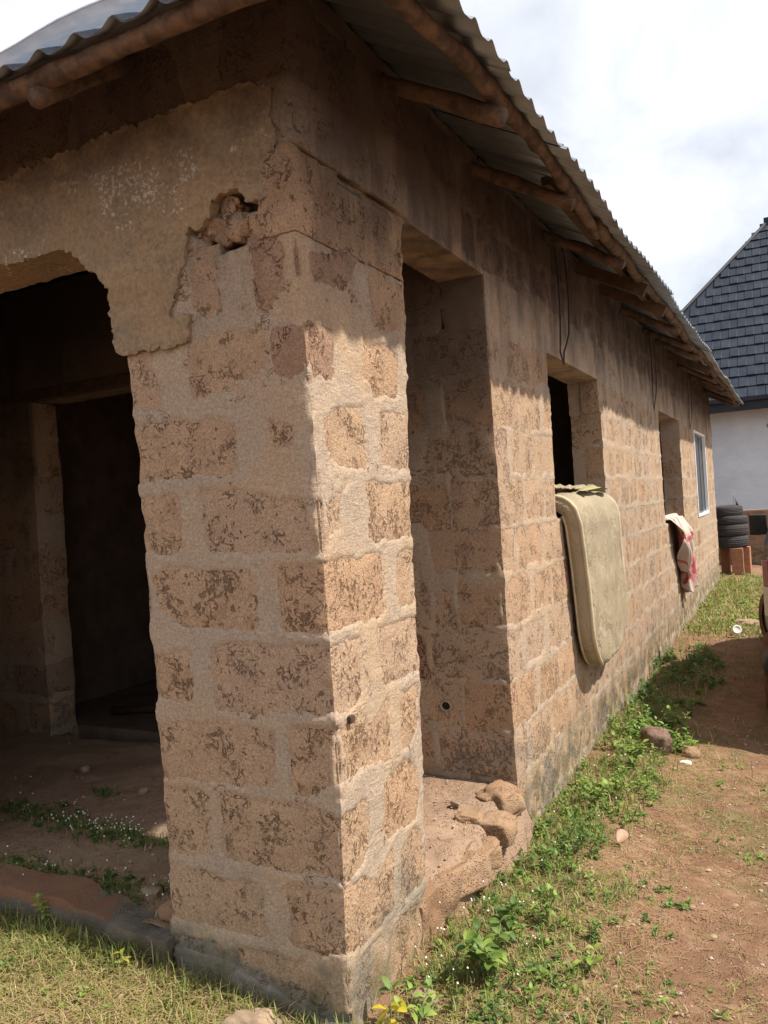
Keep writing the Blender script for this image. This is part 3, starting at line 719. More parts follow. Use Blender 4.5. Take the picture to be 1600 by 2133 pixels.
# wall plate lying on the wall head
pole('wall_plate', [(-.11, y, 3.095+.01*math.sin(y*3)) for y in np.linspace(.0, 13.3, 20)], .032, roof, mat='plank')
pole('wall_plate', [(x, .10, 3.09+.01*math.sin(x*3)) for x in np.linspace(-5.5, .05, 14)], .035, roof, mat='plank')
b = MB(); b.box((.30, Y1, 2.86), (.34, YE+.1, 2.90)); o = b.build('batten', M['plank'], roof)
for v in o.data.vertices: v.co.z += sag(v.co.y)*.8+.0

# ------------------------------------------------------------------ glazed window
def win_glass():
    k = NM('window_glass', .25, .25); return k.done((.05, .055, .06))
M['glass'] = win_glass()
M['alu'] = mat_simple('white_aluminium', (.78, .80, .82), .35, .04, 8, .5)
a, c, d, e = WIN[2]
b = MB(); x0, x1 = -.06, .012
b.box((x0, a+.004, d+.004), (x1, a+.045, e-.004)); b.box((x0, c-.045, d+.004), (x1, c-.004, e-.004)); b.box((x0, a+.046, d+.004), (x1, c-.046, d+.045)); b.box((x0, a+.046, e-.045), (x1, c-.046, e-.004))
M['sash'] = mat_simple('grey_sash', (.16, .165, .17), .5, .1, 8, .3)
wf = b.build('window', M['alu'], house); bevel(wf, .003)
for (u, v, xx) in ((a+.047, (a+c)/2+.03, -.018), ((a+c)/2-.03, c-.047, -.042)):
    b = MB(); s_ = .028
    b.box((xx-.010, u, d+.046), (xx+.010, u+s_, e-.046)); b.box((xx-.010, v-s_, d+.046), (xx+.010, v, e-.046)); b.box((xx-.010, u+s_+.001, d+.046), (xx+.010, v-s_-.001, d+.046+s_)); b.box((xx-.010, u+s_+.001, e-.046-s_), (xx+.010, v-s_-.001, e-.046))
    b.build('sash', M['sash'], wf)
    b = MB(); b.box((xx-.002, u+s_+.002, d+.046+s_+.002), (xx+.002, v-s_-.002, e-.046-s_-.002)); b.build('pane', M['glass'], wf)

# ------------------------------------------------------------------ mattress over the sill
def mattress():
    k = NM('mattress_cover', .75, .25); u = k.n('ShaderNodeUVMap').outputs[0]; ux = k.xyz(u)
    n = k.noise(5, 4, .6); col = k.mix(k.ramp(n, .35, .65), (.32, .26, .17), (.275, .225, .15))
    st = k.noise(9, 4, .6, off=(4, 4, 4)); col = k.mix(k.math('MULTIPLY', k.ramp(st, .52, .68), .6), col, (.27, .235, .17))
    v = k.n('ShaderNodeTexVoronoi'); k.l(k.pos, v.inputs['Vector']); v.inputs['Scale'].default_value = 5.5; v.inputs['Randomness'].default_value = .3
    rings = k.math('SINE', k.math('MULTIPLY', v.outputs['Distance'], 75.0)); rm = k.ramp(rings, .55, .95, 0, .14)
    col = k.mix(rm, col, (.50, .43, .30))
    wr = k.noise(5, 5, .6, 2.2, stretch=(1, 1.3, .5)); fine_ = k.noise(28, 3, .6, .8)
    h = k.math('ADD', wr, k.math('MULTIPLY', fine_, .08))
    cover = k.done(col, k.bump(k.math('ADD', h, k.math('MULTIPLY', rings, .012)), .038, .9))
    pipe = mat_simple('mattress_piping', (.46, .39, .27), .7, .12, 12)
    foam = mat_simple('green_foam', (.33, .33, .15), .95, .15, 40, bump=.004)
    root = tag(empty('mattress', (0, 3.5, 1.35)), 'stained beige mattress hanging folded out over the open window sill', 'mattress')
    T2 = .044   # half thickness
    # path of the mid line over the sill: (s -> x,z), length direction
    path = [(-.40, 1.30), (-.28, 1.365), (-.12, 1.385), (-.01, 1.375), (.045, 1.335), (.068, 1.25), (.074, 1.10), (.078, .92), (.080, .74), (.080, .56), (.080, .42), (.080, .325)]
    P = [Vector((p[0], 0, p[1])) for p in path]; cum = [0]
    for i in range(1, len(P)): cum.append(cum[-1]+(P[i]-P[i-1]).length)
    def mid(s):
        s = max(0, min(cum[-1], s)); i = 0
        while i < len(cum)-2 and s > cum[i+1]: i += 1
        f_ = (s-cum[i])/(cum[i+1]-cum[i]); p = P[i].lerp(P[i+1], f_); d = (P[min(i+2, len(P)-1)]-P[max(i-1, 0)]).normalized() if 0 < i else (P[1]-P[0]).normalized()
        return p, d
    Ltot = cum[-1]; NS, NW = 90, 34
    def edges(s):   # y limits at length s, with rounded lower corners
        fd = max(0, (s-.40)/(Ltot-.40)); yl = 2.74+.16*fd; yr = 3.92-.02*fd
        r = .30; k_ = Ltot-s
        if k_ < r: q = r-math.sqrt(max(0, r*r-(r-k_)**2)); yl += q*.9; yr -= q*1.9
        return yl, yr
    V = []; F = []; UV = []
    ring = []
    for i in range(NS+1):
        s = Ltot*i/NS; p, d = mid(s); n_ = Vector((-d.z, 0, d.x)); n_ = n_ if n_.x+n_.z > 0 else -n_
        yl, yr = edges(s)
        th_end = min(1, math.sqrt(max(0.0, 1-(max(0, (s-(Ltot-.05))/.05))**2))+.02)
        row_ = []
        prof = []
        for j in range(NW+1): prof.append((j/NW, 1))
        for j in range(5): prof.append((1, 1-2*(j+1)/6.))
        for j in range(NW+1): prof.append((1-j/NW, -1))
        for j in range(5): prof.append((0, -1+2*(j+1)/6.))
        for (wv, tv) in prof:
            y = yl+(yr-yl)*wv
            side_b = .018*math.cos(math.pi*tv/2) if wv in (0, 1) else 0
            y += side_b*(1 if wv == 1 else -1)
            q = np.array([[p.x, y, p.z]])
            puff = (.016*math.sin(math.pi*wv)**.5 if 0 < wv < 1 else 0)*(1 if tv > 0 else .4)
            wrn = float(.010*noise(q, 7, 121)+.012*abs(noise(q@np.array([[1,0,0],[0,.9,.5],[0,-.3,.8]]), 6, 123))+.006*noise(q*np.array([[1, 1, .4]]), 22, 122))*(1 if tv > 0 else .3)*(1 if 0 < wv < 1 else .3)
            dr = .010*max(0, math.sin(wv*9+s*4))*(1 if tv > 0 and 0 < wv < 1 else 0)*(s > .5)
            o_ = n_*((T2*tv)*th_end+(puff+wrn+dr)*(1 if tv > 0 else -1)*th_end)
            row_.append(Vector((p.x, y, p.z))+o_)
        ring.append(row_); V += row_
    R_ = len(ring[0])
    for i in range(NS):
        for j in range(R_): F.append((i*R_+j, i*R_+(j+1) % R_, (i+1)*R_+(j+1) % R_, (i+1)*R_+j))
    F.append(tuple(range(R_))); F.append(tuple(range(NS*R_, (NS+1)*R_))[::-1])
    off = Vector((0, 3.5, 1.35)); b = MB(); b.add([v-off for v in V], F); b.build('mattress_body', cover, root, True)
    # piping along both rims of the outer face
    for tv in (NW, 0):
        pass
    def rim(idx): return [ring[i][idx]-off for i in range(8, NS+1)]
    outer = rim(0)+[ring[NS][j]-off for j in range(1, NW)]+rim(NW)[::-1]
    b = MB(); b.tube(outer, .012, 8); b.build('piping', pipe, root, True)
    inner_i = NW+6; lo = [ring[i][inner_i+NW]-off for i in range(30, NS+1)]; b = MB(); b.tube(lo, .009, 6); b.build('piping', pipe, root, True)
    # torn top: bare foam and ragged flap
    i0 = 20; b = MB(); V = []; F = []; c = ring[i0][NW//2]
    nseg = 26
    cc = Vector((.02, 3.50, 1.478)); V.append(cc-off)
    for kk in range(nseg):
        t = 2*math.pi*kk/nseg; x = .055*math.cos(t)+.01*math.sin(3*t); y = .36*math.sin(t); V.append(Vector((cc.x+x+.02, cc.y+y, cc.z-.012-.10*max(0, x)-.02*abs(math.sin(t))))-off)
    for kk in range(nseg): F.append((0, 1+kk, 1+(kk+1) % nseg))
    for vv in V[1:]: pass
    b.add(V, F); b.build('foam', foam, root, True)
    V = []; F = []; n_ = 40
    for i in range(n_):
        y = 2.78+(3.98-2.78)*i/(n_-1); h = .016+.016*random.random()+(.025*random.random() if y < 3.05 else 0)
        V += [(-.10, y, 1.442), (-.07+.02*math.sin(i), y, 1.458+h), (-.035+random.uniform(-.01, .015), y+random.uniform(-.01, .01), 1.447+h*.6)]
    for i in range(n_-1):
        for j in (0, 1): F.append((i*3+j, i*3+3+j, i*3+4+j, i*3+1+j))
    b = MB(); b.add([Vector(v)-off for v in V], F); o = b.build('torn_cover', cover, root, True); m = o.modifiers.new('t', 'SOLIDIFY'); m.thickness = .004
mattress()

# ------------------------------------------------------------------ cloth on the second sill
def cloth():
    k = NM('printed_cloth', .9, .1); u = k.n('ShaderNodeUVMap'); 
    ux = k.xyz(u.outputs[0]); n = k.noise(8, 3, .6)
    uu = k.math('ADD', ux[0], k.math('MULTIPLY', n, .08))
    st = k.math('FRACT', k.math('MULTIPLY', uu, 3.2)); red = k.math('MULTIPLY', k.ramp(st, .62, .65), k.ramp(st, .93, .90))
    vv = k.math('FRACT', k.math('MULTIPLY', ux[1], 2.3)); red2 = k.math('MULTIPLY', k.ramp(vv, .80, .82), k.ramp(vv, .94, .92))
    red = k.math('MAXIMUM', red, k.math('MULTIPLY', red2, .9))
    dots = k.ramp(k.noise(60, 2), .60, .63, 0, .35)
    col = k.mix(dots, (.56, .48, .42), (.34, .28, .28)); col = k.mix(red, col, (.52, .12, .15))
    gr = k.noise(5, 3, off=(3, 3, 3)); col = k.mul(col, k.mix(gr, (.7, .66, .6), (1.1, 1.1, 1.1)))
    mt = k.done(col, k.bump(k.noise(35, 3), .01, .4))
    NU, NV = 60, 54; V = []; UVs = []; F = []
    for j in range(NV+1):
        v = j/NV
        for i in range(NU+1):
            u_ = i/NU
            # width gathers towards the bottom; the lower hem is uneven
            drop = (v-.14)/.86
            if v < .14: x = -.14+.16*(v/.14); z = 1.065+.022*math.sin(math.pi*v/.14*.8)+.03*abs(math.sin(u_*11))*(v < .12); y = 7.28+.85*u_
            else:
                L_ = .92-.30*abs(u_-.55)**1.3-.17*(u_ < .35)*(1-u_/.35)
                ztop = 1.075; z = ztop-drop*L_; g = 1-.22*drop**.7
                yc = 7.72+.42*drop; y = yc+(u_-.5)*1.0*g
                x = .035+.055*math.sin(math.pi*min(1, drop*1.4))*.5
                fold = (.020+.040*drop)*math.sin(u_*19+1.2*math.sin(v*6))+.018*math.sin(u_*43+v*5)
                x += .045*min(1, drop*5)+fold*min(1, drop*4); y += .03*math.sin(u_*23+v*9)*drop
                z += .012*math.sin(u_*27)
            V.append((x, y-7.7, z-1.05)); UVs.append((u_, v))
    for j in range(NV):
        for i in range(NU): a_ = j*(NU+1)+i; F.append((a_, a_+1, a_+NU+2, a_+NU+1))
    me = mesh_list('cloth', V, F); uvl = me.uv_layers.new(name='UVMap')
    for lp in me.loops: uvl.data[lp.index].uv = UVs[lp.vertex_index]
    o = link('cloth', me, mt); o.location = (0, 7.7, 1.05); m = o.modifiers.new('t', 'SOLIDIFY'); m.thickness = .003
    tag(o, 'crumpled white cloth with red stripes hanging from the second window sill', 'cloth')
cloth()
M['wire'] = mat_simple('black_cable', (.045, .04, .045), .6, .2, 20)
M['rust'] = mat_simple('rusty_iron', (.07, .045, .035), .8, .3, 60)
def wire(pts, r, label):
    b = MB(); o0 = Vector(pts[0]); b.tube([Vector(p)-o0 for p in pts], r, 6); o = b.build('hanging_wire', M['wire'], None, True); o.location = o0; tag(o, label, 'wire', 'wires hanging from the eaves')
def loop(y0, y1, ztop, zbot, x=.022):
    pts = [(x, y0, ztop)]
    for i in range(1, 12):
        t = i/12; pts.append((x+.012*math.sin(t*3), y0+(y1-y0)*.15*math.sin(t*4), ztop+(zbot-ztop)*t))
    pts.append((x, (y0+y1)/2-.01, zbot))
    for i in range(11, 0, -1):
        t = i/12; pts.append((x+.014+.012*math.sin(t*3), y1+.03*math.sin(t*5)-.09*max(0, t-.7)*3.3*0-((y1-y0)*.9*S((t-.72)/.28)), ztop+(zbot-ztop)*t))
    pts.append((x, y1, ztop)); return pts
wire(loop(2.90, 3.08, 3.02, 2.24), .006, 'black cable looped down to the head of the window with the mattress')
wire(loop(6.55, 6.72, 3.05, 2.24), .005, 'thin wire dangling beside the head of the window with the cloth')
wire(loop(9.75, 9.98, 3.05, 2.22), .005, 'dark cable dangling beside the white framed window')
o0 = Vector((.0, .07, .798)); b = MB(); b.box((-.04, -.009, -.006), (.032, .008, .006)); b.box((.02, -.014, -.016), (.034, .012, .007)); o = b.build('iron_stub', M['rust']); o.location = o0; bevel(o, .003)
tag(o, 'small rusty iron stub sticking out of the sunlit pillar side', 'nail')

# ------------------------------------------------------------------ neighbour: fence wall, tyres, house
fence = tag(empty('fence_wall', (0, 16.2, -.3)), 'low brown block wall behind the tyres, below the grey house', 'fence wall')
b = MB(); b.box((-6, .014, -.1), (9, .19, 1.16)); fm = b.build('wall_body', M['mortar'], fence)
k_ = 0
for r_ in range(5):
    x = -2.0-(.2 if r_ % 2 else 0)
    while x < 3.5:
        b = MB(); b.box((x+.015, random.uniform(-.006, .004), r_*.235-.02), (x+.445, .1, r_*.235+.195)); o = b.build('block', M['block_dark'], fm); x += .46
# tyres on upturned clay blocks
M['tyre'] = mat_simple('old_tyre', (.045, .042, .042), .85, .25, 30, .3, bump=.004)
def tyre(loc, R, wd, tilt, label):
    prof = []
    for (r_, z_) in ((.60, -.30), (.66, -.42), (.80, -.50), (.93, -.46), (.985, -.38), (1.0, -.28), (1.0, .28), (.985, .38), (.93, .46), (.80, .50), (.66, .42), (.60, .30), (.64, .25), (.86, .36), (.93, .25), (.93, -.25), (.86, -.36), (.64, -.25)): prof.append((r_*R, z_*wd))
    b = MB(); n = 72; V = []; F = []; m = len(prof)
    for i in range(n):
        t = 2*math.pi*i/n
        for j, (r_, z_) in enumerate(prof):
            rr = r_-(.006 if (j in (4, 7) and i % 2) else 0); V.append((rr*math.cos(t), rr*math.sin(t), z_))
    for i in range(n):
        for j in range(m): F.append((i*m+j, ((i+1) % n)*m+j, ((i+1) % n)*m+(j+1) % m, i*m+(j+1) % m))
    b.add(V, F)
    for g in (-.14, 0., .14):   # tread grooves as raised bands between
        V = []; F = []
        for i in range(n):
            t = 2*math.pi*i/n
            for (r_, z_) in ((R*.99, (g-.055)*wd), (R*1.012, (g-.045)*wd), (R*1.012, (g+.045)*wd), (R*.99, (g+.055)*wd)): V.append((r_*math.cos(t), r_*math.sin(t), z_))
        for i in range(n):
            for j in range(3): F.append((i*4+j, ((i+1) % n)*4+j, ((i+1) % n)*4+j+1, i*4+j+1))
        b.add(V, F)
    o = b.build('tyre', M['tyre'], None, True); o.location = loc; o.rotation_euler = tilt; tag(o, label, 'tyre', 'tyres stacked by the far corner')
TX, TY = .10, 14.45
zt = .235
for i, (R_, wd, dx, lab) in enumerate(((.345, .23, .0, 'lowest tyre of the stack, resting on the clay blocks'), (.355, .22, .0, 'thick black tyre second from the bottom of the stack'), (.34, .17, .01, 'narrow dark tyre second from the top of the stack'), (.325, .20, -.05, 'topmost brownish tyre of the stack with a stick standing in it'))):
    tyre((TX+dx, TY, zt+wd/2), R_, wd, (random.uniform(-.03, .03), random.uniform(-.02, .02), random.random()), lab); zt += wd-.012
M['claybrick'] = mat_simple('clay_block', (.34, .17, .10), .9, .2, 18, bump=.004)
for i, (x, y, ww, lab) in enumerate(((-.16, 14.25, .13, 'reddish clay block standing on end at the left under the tyres'), (.02, 14.55, .15, 'clay block standing on end in shadow behind the others under the tyres'),
                                     (.25, 14.22, .20, 'broad orange clay block standing on end under the right of the tyres'), (.40, 14.5, .12, 'clay block standing on end at the far right under the tyres'))):
    b = MB(); b.box((-ww/2, -.10, 0), (ww/2, .10, .49)); o = b.build('clay_block', M['claybrick']); zz = float(ground_z(np.array([x]), np.array([y]))[0]); o.location = (x, y, -.262); o.rotation_euler = (0, 0, random.uniform(-.15, .15)); bevel(o, .008)
    tag(o, lab, 'clay block', 'clay blocks under the tyres')
M['twig'] = mat_simple('dry_twig', (.30, .27, .17), .9, .2, 30); M['wilt'] = mat_leaf('wilted_leaf', (.05, .045, .05), (.08, .07, .05), .1)
r = tag(empty('potted_stem', (.24, 14.4, .95)), 'thin green stem with a wilted leaf standing in the top tyre', 'plant')
b = MB(); b.tube([(0, 0, -.3), (.005, 0, .0), (-.01, 0, .2), (.01, 0, .33)], [.008, .007, .006, .003], 6); b.build('stem', M['twig'], r, True)
b = MB(); b.add([(0, 0, .24), (.03, .01, .17), (.06, .0, .10), (.09, .01, .04), (.055, .02, .06), (.03, .01, .05), (.025, 0, .13)], [(0, 1, 6), (1, 2, 4, 6), (2, 3, 4), (4, 5, 6)]); b.build('leaf', M['wilt'], r)
# grey house
nb = tag(empty('grey_house', (0, 20, 0)), 'pale blue-grey rendered house with a dark shingle roof beyond the fence wall', 'house')
k = NM('grey_render', .9, .2); n = k.noise(.9, 5, .6, stretch=(1, 1, 1.6)); col = k.mix(k.ramp(n, .35, .65), (.62, .665, .72), (.53, .57, .62)); n3 = k.noise(9, 4, .6, stretch=(.5, 1, 2)); col = k.mul(col, k.mix(n3, (.9, .9, .9), (1.08, 1.08, 1.08)))
M['render'] = k.done(col, k.bump(n3, .02, .4))
M['fascia'] = mat_simple('dark_fascia', (.022, .025, .032), .6, .2, 5, .2)
M['shingle'] = mat_simple('slate_shingle', (.085, .095, .115), .65, .18, 3, .35, bump=.0)
kk = NM('slate_shingle', .7, .2); rr_ = kk.rand(); n = kk.noise(2.5, 4, .6); c_ = kk.mix(kk.ramp(n, .3, .7), (.013, .018, .030), (.022, .029, .044)); c_ = kk.mul(c_, kk.mix(rr_, (.86, .86, .86), (1.12, 1.12, 1.12))); M['shingle'] = kk.done(c_, kk.bump(kk.noise(40, 3), .004, .5))
b = MB(); b.box((-3.3, .0, -.5), (11, 9, 3.30)); b.build('wall', M['render'], nb)
b = MB(); b.box((-3.6, -.72, 3.18), (11.7, -.64, 3.46)); b.box((-3.6, -.638, 3.24), (11.7, -.001, 3.30)); b.box((-3.6, -.80, 3.40), (11.7, -.722, 3.50)); b.build('fascia', M['fascia'], nb)
# roof: front slope and left slope of a hip
EZ = 3.47; EY = -.74; slope = 1.1; HX = -3.5; hipx = 1.02   # the hip climbs to the right
RUNMAX = 5.0
def hip_x(run): return HX+run*.90
b = MB(); top = RUNMAX
b.add([(HX, EY, EZ-.02), (11.6, EY, EZ-.02), (11.6, EY+top, EZ+top*slope-.02), (hip_x(top), EY+top, EZ+top*slope-.02)], [(0, 1, 2, 3)])
b.add([(HX, EY, EZ-.02), (hip_x(top), EY+top, EZ+top*slope-.02), (hip_x(top), 9, EZ+top*slope-.02), (HX, 9.7, EZ-.02)], [(0, 1, 2, 3)])
b.add([(11.6, EY+top, EZ+top*slope-.02), (hip_x(top), EY+top, EZ+top*slope-.02), (hip_x(top), 9, EZ+top*slope-.02), (11.6, 9, EZ+top*slope-.02)], [(0, 1, 2, 3)])
nr = b.build('roof', M['shingle'], nb)
b = MB(); b.tube([(HX-.02, EY, EZ+.02), (hip_x(top)+.0, EY+top, EZ+top*slope+.04)], .05, 6); b.box((hip_x(top)-.1, EY+top-.1, EZ+top*slope-.1), (11.6, EY+top+.2, EZ+top*slope+.14)); b.build('ridge_cap', M['fascia'], nb)
st_ = .262; TW = .40; base_me = None
b = MB(); b.add([(0, -.02, .0), (.385, -.02, .0), (.385, .0, .30), (0, .0, .30), (0, -.055, .0), (.385, -.055, .0)], [(0, 1, 2, 3)])
def shingle_mesh(x0, x1, ye=0, ze=0):
    a = Vector((0, 1, slope)).normalized(); nn = Vector((0, -slope, 1)).normalized(); ln = st_*math.sqrt(1+slope*slope)*1.12
    V = []
    xm = (x0+x1)/2; xs3 = (x0, xm-.01, xm+.01, x1); th = (.048, .048, .036, .036)
    for x, t_ in zip(xs3, th): V += [Vector((x, 0, 0))+nn*t_, Vector((x, 0, 0))-nn*.0, Vector((x, 0, 0))+a*ln+nn*.006]
    F = []
    for i in range(3): q = i*3; F += [(q, q+3, q+5, q+2), (q+1, q+4, q+3, q)]
    F += [(0, 2, 1), (9, 10, 11)]
    return V, F
V0, F0 = shingle_mesh(0, TW-.012); sme = mesh_list('shingle', V0, F0); cnt = 0; far_ = MB()
for r_ in range(int(RUNMAX/st_)):
    run = r_*st_; x = 11.2-(TW/2 if r_ % 2 else 0)-random.uniform(0, .05)
    while x > hip_x(run):
        if x < 2.4 and x > -2.4 and cnt < 290:
            o = link('shingle', sme, M['shingle'], nr, smooth=False); o.location = (x, EY+run, EZ+run*slope+random.uniform(-.006, .006)); cnt += 1
        else: far_.add([v+Vector((x, EY+run, EZ+run*slope)) for v in V0], F0)
        x -= TW
far_.build('far_shingles', M['shingle'], nr, kind='stuff')
# small ring fixed to the grey wall
b = MB(); b.tube([(.05*math.cos(t), 0, .05*math.sin(t)) for t in np.linspace(0, 6.28, 17)], .009, 6); o = b.build('wall_ring', M['fascia'], nb, True); o.location = (.80, -.012, 2.80)

# ------------------------------------------------------------------ car at the right edge
def car():
    k = NM('dusty_white_paint', .38, .5); n = k.noise(2, 4, .6); z = k.xyz()[2]
    d = k.math('MULTIPLY', k.ramp(z, .95, .2), k.ramp(k.noise(5, 4, .6), .25, .6, .4, 1)); col = k.mix(d, (.62, .61, .56), (.25, .17, .10)); paint = k.done(col)
    red = mat_simple('tail_lamp_red', (.15, .012, .016), .2, .15, 10, .6); clear = mat_simple('lamp_clear', (.42, .38, .34), .25, .2, 60, .6)
    black = mat_simple('black_trim', (.03, .03, .03), .6, .2, 10); glass = mat_simple('car_glass', (.03, .035, .04), .08, .1, 3, .6); tyr = mat_simple('dusty_tyre', (.13, .075, .05), .95, .3, 12); rim = mat_simple('steel_rim', (.35, .33, .31), .4, .2, 10, .5, .6)
    r = tag(empty('car', (1.87, 5.8, -.29)), 'dusty white hatchback car parked at the right edge, seen from its rear corner', 'car')
    Lh, Wh = 2.03, .82
    # stations along y (rear -, front +): (y, belly z, shoulder z, roof z, half width low, half width roof)
    stn = [(-2.05, .38, .92, .98, .62, .56), (-2.02, .30, .98, 1.10, .74, .60), (-1.90, .24, 1.02, 1.30, .80, .63), (-1.65, .22, 1.04, 1.47, .825, .65), (-1.1, .22, 1.02, 1.52, .83, .66), (-.3, .22, 1.0, 1.52, .83, .66), (.3, .22, .98, 1.47, .83, .64), (.9, .22, .96, 1.12, .825, .70), (1.1, .22, .94, .98, .82, .74), (1.6, .24, .86, .89, .79, .70), (1.95, .30, .72, .76, .70, .60), (2.04, .38, .60, .64, .60, .50)]
    def sec(s_):
        y, zb, zs_, zr_, wl, wr = s_
        h = [(-wl*.80, zb), (-wl*.97, zb+.07), (-wl, zb+.25), (-wl*1.0, zs_-.12), (-wl*.975, zs_), (-(wl*.5+wr*.5)*.985, (zs_+zr_)/2+.02), (-wr, zr_-.07), (-wr*.8, zr_-.01), (0, zr_+.015)]
        return [(x, y, z_) for x, z_ in h]+[(-x, y, z_) for x, z_ in h[::-1][1:]]
    V = []; F = []
    for s_ in stn: V += sec(s_)
    m = len(sec(stn[0]))
    for i in range(len(stn)-1):
        for j in range(m): F.append((i*m+j, (i+1)*m+j, (i+1)*m+(j+1) % m, i*m+(j+1) % m))
    F.append(tuple(range(m))); F.append(tuple(range((len(stn)-1)*m, len(stn)*m))[::-1])
    b = MB(); b.add(V, F); o = b.build('body', paint, r, True); mo = o.modifiers.new('s', 'SUBSURF'); mo.levels = 2; mo.render_levels = 2
    # wheel arches as dark wells just proud of the flank, then wheels
    for (sx, wy, turn) in ((-1, -1.30, 0), (1, -1.30, 0), (-1, 1.28, .38), (1, 1.28, .45)):
        b = MB(); V = []
        b.tube([(sx*.70, wy, .31), (sx*.836, wy, .31)], .36, 28); b.build('wheel_arch', black, r)
        w_ = MB(); prof = [(.20, -.09), (.27, -.10), (.295, -.085), (.305, -.05), (.305, .05), (.295, .085), (.27, .10), (.20, .09)]
        n = 40; V = []; F = []
        for i in range(n):
            t = 2*math.pi*i/n
            for (r_, x_) in prof: V.append((x_, r_*math.cos(t), r_*math.sin(t)))
        for i in range(n):
            for j in range(7): F.append((i*8+j, ((i+1) % n)*8+j, ((i+1) % n)*8+j+1, i*8+j+1))
        w_.add(V, F); o = w_.build('wheel', tyr, r, True); o.location = (sx*(.78 if wy < 0 else .83), wy, .305); o.rotation_euler = (0, 0, turn)
        q = MB(); q.tube([(-.07, 0, 0), (.07, 0, 0)], .20, 24)
        for a_ in range(6): t = a_*math.pi/3; q.box((.070, .08*math.cos(t)-.012, .08*math.sin(t)-.012), (.085, .08*math.cos(t)+.012, .08*math.sin(t)+.012))
        q.build('rim', rim, o)
    b = MB(); b.tube([(-.80, -1.82, .42), (-.78, -2.0, .42), (-.6, -2.10, .42), (0, -2.13, .42), (.6, -2.10, .42), (.78, -2.0, .42), (.80, -1.82, .42)], .085, 10); b.build('rear_bumper', black, r, True)
    b = MB(); b.tube([(-.78, 1.8, .40), (-.72, 1.95, .40), (-.5, 2.06, .40), (0, 2.10, .40), (.5, 2.06, .40), (.72, 1.95, .40), (.78, 1.8, .40)], .085, 10); b.build('front_bumper', black, r, True)
    for sx in (-1, 1):
        def lamp(z0, z1, mt, nm):
            b = MB(); pts = [(.838, -1.86), (.832, -1.93), (.80, -1.995), (.74, -2.04), (.64, -2.072)]; V = []; F = []
            for (x, y) in pts: V += [(sx*x, y, z0), (sx*x, y, z1)]
            pin = [(.60, -2.0), (.76, -1.85)]
            for i in range(4): F.append((i*2, i*2+2, i*2+3, i*2+1))
            V += [(sx*.74, -1.86, z0), (sx*.74, -1.86, z1)]; F += [(8, 10, 11, 9), (10, 0, 1, 11), (0, 2, 4, 6, 8, 10), (1, 11, 9, 7, 5, 3)]
            b.add(V, F); b.build(nm, mt, r)
        lamp(.87, 1.01, red, 'tail_light'); lamp(.70, .865, clear, 'reversing_light')
        b = MB(); b.box((sx*.84-.002, -1.9, .655), (sx*.84+.002, -1.86, .90)); 
        # side glass
        b = MB(); V = [(sx*.838, -1.35, 1.06), (sx*.838, .55, 1.04), (sx*.69, .15, 1.42), (sx*.70, -1.2, 1.44)]; b.add(V+[(x*.97, y, z_) for x, y, z_ in V], [(0, 1, 2, 3), (4, 7, 6, 5), (0, 4, 5, 1), (1, 5, 6, 2), (2, 6, 7, 3), (3, 7, 4, 0)]); b.build('side_window', glass, r)
        b = MB(); b.box((sx*.93-.075, .36, 1.04), (sx*.93+.075, .46, 1.20)); b.tube([(sx*.78, .45, 1.06), (sx*.90, .41, 1.08)], .02, 6); o = b.build('wing_mirror', black, r, True); bevel(o, .035, 4)
        b = MB(); b.box((sx*.832-.02, -.35, .86), (sx*.832+.02, -.17, .89)); b.build('door_handle', black, r)
        b = MB(); b.add([(sx*.60, 1.93, .55), (sx*.74, 1.78, .57), (sx*.74, 1.74, .72), (sx*.58, 1.90, .70)], [(0, 1, 2, 3)]); o = b.build('headlight', clear, r); mo = o.modifiers.new('t', 'SOLIDIFY'); mo.thickness = .06; mo.offset = 0
    b = MB(); b.add([(-.52, -2.035, 1.08), (.52, -2.035, 1.08), (.50, -1.80, 1.43), (-.50, -1.80, 1.43)], [(0, 1, 2, 3)]); o = b.build('rear_window', glass, r); mo = o.modifiers.new('t', 'SOLIDIFY'); mo.thickness = .03; mo.offset = 0
    b = MB(); b.add([(-.62, 1.02, 1.05), (.62, 1.02, 1.05), (.55, .38, 1.47), (-.55, .38, 1.47)], [(0, 1, 2, 3)]); o = b.build('windscreen', glass, r); mo = o.modifiers.new('t', 'SOLIDIFY'); mo.thickness = .03; mo.offset = 0
    for o in r.children:
        if not o.name.startswith('wheel'):
            for v in o.data.vertices: v.co.z *= 1.18
car()

# ------------------------------------------------------------------ stones and litter
M['rock'] = mat_simple('red_rock', (.155, .10, .075), .9, .35, 28, bump=.012)
M['palerock'] = mat_simple('pale_rock', (.27, .195, .13), .95, .25, 22, bump=.01)
M['whitebit'] = mat_simple('pale_fragment', (.72, .66, .54), .8, .12, 30)
def G(x, y): return float(ground_z(np.array([float(x)]), np.array([float(y)]))[0])
def stone(x, y, r, mat, label, cat='stone', flat=(1, 1, .8), seed=1, z=None, sub=4, rough=.22, name='stone', sink=.25, group=None):
    me = rockmesh(name, r, seed, sub, rough, flat); o = link(name, me, M[mat]); o.location = (x, y, (G(x, y) if z is None else z)+r*flat[2]*(1-sink)-r*.2); tag(o, label, cat, group); return o
stone(.37, 3.32, .098, 'rock', 'dark reddish-brown rock among the weeds beside the wall', flat=(1, .9, .92), seed=5, sink=.1)
stone(.575, 3.36, .055, 'clay', 'small red clay lump at the edge of the weeds, right of the dark rock', flat=(1, .9, .8), seed=9)
stone(.565, 3.17, .030, 'whitebit', 'small white stone chip on the bare soil beside the weeds', flat=(1.1, .8, .6), seed=12)
stone(-.262, -.125, .060, 'palerock', 'pale tan rock in the grass at the foot of the pillar', flat=(1.2, .9, .8), seed=22, sink=.35, rough=.55)
